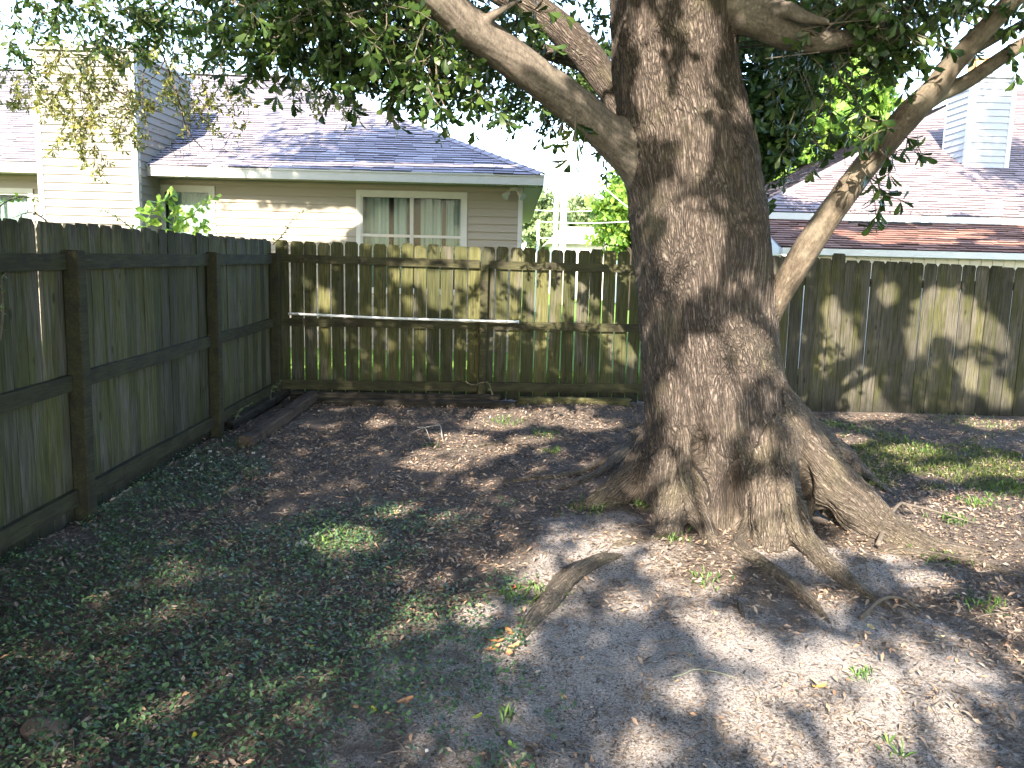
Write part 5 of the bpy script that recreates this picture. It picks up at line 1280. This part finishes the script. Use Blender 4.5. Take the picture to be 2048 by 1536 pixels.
# ------------------------------------------------------------------ ground cover, litter, grass
def dry_mat():
    a = N('dry_leaf'); t = a.attr('tint')
    c = a.ramp(t, (0, (0.0363, 0.03025, 0.02662)), (.3, (0.1113, 0.08954, 0.07502)), (.6, (0.2118, 0.1791, 0.1513)), (.85, (0.3025, 0.1815, 0.1089)), (1, (0.4114, 0.363, 0.3025)))
    a.b.inputs['Specular IOR Level'].default_value = .25; return a.done(c, .7)
M_dry = dry_mat()
def scatter(n, seed, x0=-2.6, x1=5.6, y0=.5, y1=9.1):
    rg = np.random.default_rng(seed)
    # more per area near the camera, where each piece shows larger
    y = y0 + (y1 - y0) * rg.random(n) ** 1.35; x = rg.uniform(x0, x1, n)
    p = np.stack([x, y, gh(x, y) + .004], 1); px, py, zc = proj(p)
    k = (px > -900) & (px < 2400) & (zc > .2)
    return p[k], rg
ds = (tv2[:, :2])
def off_trunk(p): return ((p[:, 0] - 1.55) / .62) ** 2 + ((p[:, 1] - 5.35) / .45) ** 2 > 1
# dry leaves
p, rg = scatter(165000, 61); cv, sd, gr_ = px_masks(p[:, 0], p[:, 1])
cl = fbm(np.stack([p[:, 0] * 4, p[:, 1] * 4, 0 * p[:, 0]], 1), 65, 3)
prob = np.clip(.72 - .62 * sd + 1.0 * cl - .15 * gr_, .06, 1); prob = np.where(cv > .5, prob * .7, prob)
k = (rg.random(len(p)) < prob) & off_trunk(p); p = p[k]; n = len(p)
az = rg.uniform(0, 6.28, n); el = rg.normal(.12, .28, n)
d = np.stack([np.cos(az) * np.cos(el), np.sin(az) * np.cos(el), np.sin(el)], 1); nr = np.stack([rg.normal(0, .3, n), rg.normal(0, .3, n), np.ones(n)], 1)
L_ = rg.uniform(.012, .05, n); p[:, 2] += rg.uniform(0, .012, n)
leaves_mesh('leaf_litter', M_dry, p, d, nr, L_, L_ * rg.uniform(.28, .45, n), rg.beta(1.6, 2.0, n), None, 'stuff', 6 if n < 60000 else 4)
bpy.data.objects['leaf_litter']['label'] = 'brown dry oak leaves littering the bare soil'; bpy.data.objects['leaf_litter']['category'] = 'leaf litter'
# crumbs: slivers of bark and broken leaf on the sand
p, rg = scatter(330000, 62); cv, sd, gr_ = px_masks(p[:, 0], p[:, 1]); cl = fbm(np.stack([p[:, 0] * 2.2, p[:, 1] * 2.2, 0 * p[:, 0]], 1), 68, 3); k = (p[:, 1] < 7.5) & (rg.random(len(p)) < np.clip(.55 + 1.3 * cl, .12, 1)) & off_trunk(p); p = p[k]; n = len(p)
az = rg.uniform(0, 6.28, n); d = np.stack([np.cos(az), np.sin(az), rg.normal(.1, .2, n)], 1); nr = np.stack([rg.normal(0, .5, n), rg.normal(0, .5, n), np.ones(n)], 1)
L_ = rg.uniform(.008, .024, n)
o = leaves_mesh('ground_crumbs', M_dry, p, d, nr, L_, L_ * rg.uniform(.2, .5, n), np.clip(rg.beta(.6, 1.9, n), 0, 1), None, 'stuff', 4)
o['label'] = 'small dark crumbs of bark and leaf on the grey sand'; o['category'] = 'debris'
# creeping ground cover
M_cov = leaf_mat('creeper_leaf', (0.01631, 0.03534, 0.01631), (0.04077, 0.0843, 0.03534), (0.08831, 0.1563, 0.06796), .2, .38, .45)
p, rg = scatter(175000, 63, -2.6, 2.2, .5, 7.6); cv, sd, gr_ = px_masks(p[:, 0], p[:, 1])
cl = fbm(np.stack([p[:, 0] * 5, p[:, 1] * 5, 0 * p[:, 0]], 1), 66, 3)
k = rg.random(len(p)) < np.clip(cv * 1.5 - .15 + .9 * cl * (cv > .12), 0, .85) * np.where(p[:, 1] < 2.1, .6, 1); p = p[k]; n = len(p)
az = rg.uniform(0, 6.28, n); el = rg.normal(.35, .3, n); p[:, 2] += rg.uniform(.0, .055, n) ** 1.0
d = np.stack([np.cos(az) * np.cos(el), np.sin(az) * np.cos(el), np.sin(el)], 1); nr = np.stack([rg.normal(0, .35, n), rg.normal(0, .35, n), np.ones(n)], 1)
L_ = rg.uniform(.013, .030, n)
o = leaves_mesh('ground_cover', M_cov, p, d, nr, L_, L_ * .55, rg.random(n), None, 'stuff', 4)
o['label'] = 'dark green creeping jasmine-like ground cover by the left fence'; o['category'] = 'ground cover'
# grass
def grass(name, label, p, rg, h, seed, mat, cat='grass'):
    n = len(p); az = rg.uniform(0, 6.28, n); el = rg.uniform(.5, 1.4, n)
    d = np.stack([np.cos(az) * np.cos(el), np.sin(az) * np.cos(el), np.sin(el)], 1); nr = np.stack([np.sin(az), -np.cos(az), 0 * az + .2], 1)
    nr = np.cross(d, np.stack([-np.sin(az), np.cos(az), 0 * az], 1)); L_ = rg.uniform(.5, 1.3, n) * h
    o = leaves_mesh(name, mat, p - [0, 0, .006], d, nr, L_, rg.uniform(.002, .006, n) * 2, rg.random(n), None, 'stuff', 4); o['label'] = label; o['category'] = cat
M_gr = leaf_mat('grass_blade', (0.03, 0.054, 0.0108), (0.06, 0.096, 0.018), (0.132, 0.144, 0.048), .3, .5)
p, rg = scatter(70000, 64, -.5, 5.6, 4.6, 9.1); cv, sd, gr_ = px_masks(p[:, 0], p[:, 1]); cl = fbm(np.stack([p[:, 0] * 3, p[:, 1] * 3, 0 * p[:, 0]], 1), 67, 3)
k = (rg.random(len(p)) < np.clip(gr_ * 1.6 - .1 + 1.2 * cl * (gr_ > .1), 0, .9)) & off_trunk(p); grass('grass', 'thin patchy grass in front of the right fence', p[k], rg, .05, 1, M_gr)
tufts = []; rg = np.random.default_rng(70)
for (x, y, n, sp_) in [(1722, 1355, 22, .03), (1955, 1010, 90, .07), (1900, 1040, 60, .06), (1285, 990, 50, .05), (1180, 1020, 80, .08), (1090, 870, 60, .08), (1010, 845, 60, .10), (1105, 905, 40, .05), (1075, 1185, 60, .07), (1030, 1200, 40, .05), (1345, 1080, 30, .05), (1415, 1165, 30, .05), (1880, 1120, 40, .08), (1960, 1215, 40, .06), (1780, 1500, 14, .03), (690, 1075, 90, .10), (660, 1090, 60, .08),
                       (2020, 985, 160, .16), (1850, 900, 160, .2), (1700, 860, 120, .2), (1660, 850, 60, .08), (1950, 850, 160, .3), (1020, 1440, 20, .04), (860, 895, 20, .04), (1280, 1015, 30, .03)]:
    c = G(x, y); q_ = c + np.stack([rg.normal(0, sp_, n), rg.normal(0, sp_, n), np.zeros(n)], 1); q_[:, 2] = gh(q_[:, 0], q_[:, 1]); tufts.append(q_)
grass('grass_tufts', 'scattered green weed tufts on the litter around the oak roots', np.concatenate(tufts), rg, .06, 2, leaf_mat('weed_blade', (.03, .08, .015), (.07, .15, .03), (.13, .22, .05), .3, .5))
# lawn behind the back fence, seen through the gaps
rg = np.random.default_rng(71); n = 26000; p = np.stack([rg.uniform(-3.5, 3.0, n), rg.uniform(9.4, 11.5, n), np.zeros(n)], 1); p[:, 2] = gh(p[:, 0], p[:, 1])
grass('lawn_grass', 'bright lawn of the neighbour seen through the fence gaps', p, rg, .10, 3, leaf_mat('lawn_blade', (.07, .15, .02), (.12, .24, .03), (.2, .32, .05), .3, .5))

# ------------------------------------------------------------------ stones, twigs, single leaves
def stone(label, px, py, sx, sy, sz, mat, seed, name='stone', cat='stone'):
    import bmesh
    c = G(px, py); bm = bmesh.new(); bmesh.ops.create_icosphere(bm, subdivisions=3, radius=1); V = np.array([v.co[:] for v in bm.verts])
    V = V * (1 + .18 * vnoise(V * 1.6 + seed, seed) + .05 * vnoise(V * 5 + seed, seed))[:, None] * [sx, sy, sz]
    for v, w in zip(bm.verts, V): v.co = w
    me = bpy.data.meshes.new(name); bm.to_mesh(me); bm.free(); me.materials.append(mat); me.polygons.foreach_set('use_smooth', [True] * len(me.polygons))
    o = link(name, me, None, c + [0, 0, sz * .35], (0, 0, seed)); return tag(o, label, cat)
M_st = plain('pale_stone', (.33, .31, .29), .9, .25, 18, .6); M_st2 = plain('orange_stone', (.42, .26, .17), .9, .2, 18, .5); M_st3 = plain('brown_stone', (.14, .10, .08), .9, .35, 14, .8)
stone('pale grey stone lying in the creeping ground cover', 601, 1092, .045, .03, .022, M_st, 1)
stone('orange-tinted flat stone among the leaves left of the oak', 792, 1025, .028, .022, .014, M_st2, 2)
stone('large half-buried brown stone in the lower left corner', 90, 1463, .085, .06, .03, M_st3, 3)
stone('small orange pebble near the fallen leaves', 872, 1404, .006, .006, .005, M_st2, 4, 'pebble', 'pebble')
stone('white pebble on the sand at the bottom', 854, 1503, .009, .007, .006, plain('white_pebble', (.6, .6, .56), .8), 5, 'pebble', 'pebble')
rg = random.Random(3); M_wp = plain('white_chip', (.55, .55, .5), .8)
mb = MB()
for k in range(60):
    c = G(rg.gauss(400, 60), rg.gauss(925, 20)); s = rg.uniform(.005, .012); mb.box(c[0] - s, c[0] + s, c[1] - s * .7, c[1] + s * .7, c[2] + .004, c[2] + .004 + s)
o = mb.build('gravel', M_wp, kind='stuff'); o['label'] = 'pale gravel chips scattered by the middle fence post'; o['category'] = 'gravel'
def twig(label, pts, r, mat=M_twig, forks=(), name='fallen_twig'):
    w = lambda l: catmull([G(a, b, r * .8 + (c if c else 0)) for a, b, c in l], 8)
    p = w(pts); O = p[0].copy(); mb = MB(); mb.tube(p - O, np.linspace(r, r * .45, len(p)), 6)
    for f in forks: q_ = w(f); mb.tube(q_ - O, np.linspace(r * .6, r * .25, len(q_)), 5)
    o = mb.build(name, mat, smooth=True); o.location = O; return tag(o, label, 'twig')
M_tw2 = plain('pale_twig', (0.11, 0.0935, 0.0825), .9, .3, 30); M_lich = plain('lichened_twig', (0.1815, 0.198, 0.154), .9, .35, 60)
twig('long thin twig curving across the sand towards the bottom edge', [(905, 1360, .01), (930, 1410, .01), (980, 1450, .01), (1040, 1485, .01), (1100, 1512, .01), (1185, 1510, .01)], .004, M_tw2, [[(1010, 1468, .01), (970, 1476, .01), (915, 1478, .01), (880, 1450, .005)], [(1085, 1505, .01), (1085, 1530, .01), (1075, 1560, 0)]])
twig('second long twig beside it, running to the same broken end', [(1010, 1415, .0), (1060, 1460, .01), (1120, 1485, .01), (1190, 1508, .012)], .0035, M_tw2)
twig('pale lichen-covered twig lying right of the foreground root', [(1345, 1358, .005), (1365, 1352, .004), (1390, 1342, .004), (1430, 1346, .003), (1475, 1358, 0)], .0045, M_lich, [[(1385, 1343, .004), (1383, 1315, .006), (1395, 1285, .002)], [(1360, 1352, .004), (1345, 1335, .006)], [(1383, 1315, .006), (1365, 1295, .004)]])
twig('pale forked twig on the litter before the back fence', [(868, 850, .0), (880, 862, .05), (885, 880, .0)], .007, M_st, [[(880, 862, .05), (850, 862, .03), (815, 870, 0)]])
twig('curled pale twig by the surface root in the background', [(835, 856, 0), (850, 868, .05), (862, 885, 0)], .006, M_st)
twig('bent branch stub standing on the sunlit right root', [(1755, 1100, .02), (1772, 1065, .06), (1800, 1040, .10), (1830, 1048, .05)], .016, M_limb, [[(1800, 1040, .1), (1860, 1042, .06), (1950, 1050, .0)]])
twig('thin twig leaning on the litter near the middle post', [(455, 985, 0), (480, 968, .03), (490, 920, .03)], .003, M_tw2)
twig('straight thin twig on the ground cover', [(360, 1415, 0), (420, 1398, .01), (465, 1385, 0)], .0035, M_tw2)
twig('short dark stick left of the oak roots', [(940, 1010, 0), (960, 995, .01), (975, 990, 0)], .006)
twig('slender twig lying near the right edge', [(1930, 1245, 0), (1970, 1235, .01), (2030, 1225, 0)], .004, M_tw2)
twig('curved twig by the dark right-hand root', [(1715, 1110, 0), (1730, 1135, .02), (1735, 1160, 0)], .004, M_tw2)
twig('dark root-like stick at the end of the front root', [(1720, 1240, 0), (1760, 1215, .03), (1800, 1208, .02), (1840, 1225, 0)], .012)
rg = random.Random(8); mb = MB()
for k in range(420):
    px = rg.uniform(0, 2048); py = rg.choice([rg.uniform(830, 1000), rg.uniform(1000, 1520)]); c = G(px, py, .006); a = rg.uniform(0, 6.28); L2_ = rg.uniform(.04, .22)
    if not off_trunk(c[None])[0] or c[0] < -2.4: continue
    m_ = c + [math.cos(a) * L2_ * .5, math.sin(a) * L2_ * .5, rg.uniform(0, .02)]; e_ = c + [math.cos(a + .3) * L2_, math.sin(a + .3) * L2_, .002]
    mb.tube([c, m_, e_], [.0025, .002, .001], 4, False)
o = mb.build('small_twigs', M_tw2, kind='stuff'); o['label'] = 'thin broken twigs strewn over the litter'; o['category'] = 'twigs'
def one_leaf(label, px, py, L_, col, seed, w=.45, curl=.25, cat='leaf'):
    rg = random.Random(seed); c = G(px, py, .014); n_ = 6; V = []; 
    for i in range(n_ + 1):
        t = i / n_; ww = math.sin(math.pi * min(1, t * .92 + .04)) ** .8 * w * .5
        for s in (-1, 0, 1): V.append((t * L_, s * ww * L_, (abs(s) * .10 + curl * (t - .5) ** 2 * 2) * L_ + rg.uniform(-.01, .01) * L_))
    Fc = [(i * 3 + j, i * 3 + j + 1, (i + 1) * 3 + j + 1, (i + 1) * 3 + j) for i in range(n_) for j in (0, 1)]
    me = new_mesh('fallen_leaf', V, Fc, plain('leaf_%s' % cat if False else 'fallen_leaf_skin', col, .6, .2, 30), True)
    o = link('fallen_leaf', me, None, c, (rg.uniform(-.2, .2), rg.uniform(-.15, .15), rg.uniform(0, 6.28))); return tag(o, label, 'leaf', 'single fallen leaves')
one_leaf('broad tan dead leaf in the lower left corner', 215, 1512, .12, (.30, .24, .17), 1, .4)
one_leaf('pale curled dead leaf lying on the green ground cover', 540, 1262, .10, (.33, .26, .18), 2, .35)
one_leaf('orange-brown dead leaf beside the grey sand', 827, 1405, .065, (.40, .20, .10), 3)
one_leaf('yellow leaf at the left of the sand, near the bottom', 743, 1422, .035, (.52, .50, .05), 4)
one_leaf('yellow-green leaf lying near the long twig', 945, 1447, .05, (.45, .48, .06), 5)
one_leaf('green leaf on the sand close to the bottom edge', 1032, 1506, .05, (.30, .42, .06), 6)
one_leaf('bright yellow leaf in the leaf litter at lower left', 388, 1486, .04, (.60, .52, .04), 7)
one_leaf('yellowed leaf on the litter under the ground cover', 610, 1300, .045, (.40, .34, .06), 8)
one_leaf('rust-red leaf by the foreground root', 1028, 1178, .05, (.38, .12, .06), 9)
one_leaf('tan leaf in the sun patch lower right', 1735, 1258, .06, (.42, .34, .16), 10)
one_leaf('ochre leaf among the sunlit sand', 1625, 1385, .07, (.50, .30, .08), 11)
one_leaf('pale leaf lying near the right dark stick', 1868, 1280, .05, (.50, .45, .30), 12)
for k, (x, y, w_) in enumerate([(1010, 1290, 'middle'), (1025, 1280, 'hindmost'), (1000, 1300, 'leftmost'), (1040, 1295, 'rightmost'), (1018, 1310, 'nearest')]):
    one_leaf('orange dead leaf, %s of the little heap at the foreground root tip' % w_, x, y, .07, (.34, .17, .08), 20 + k)
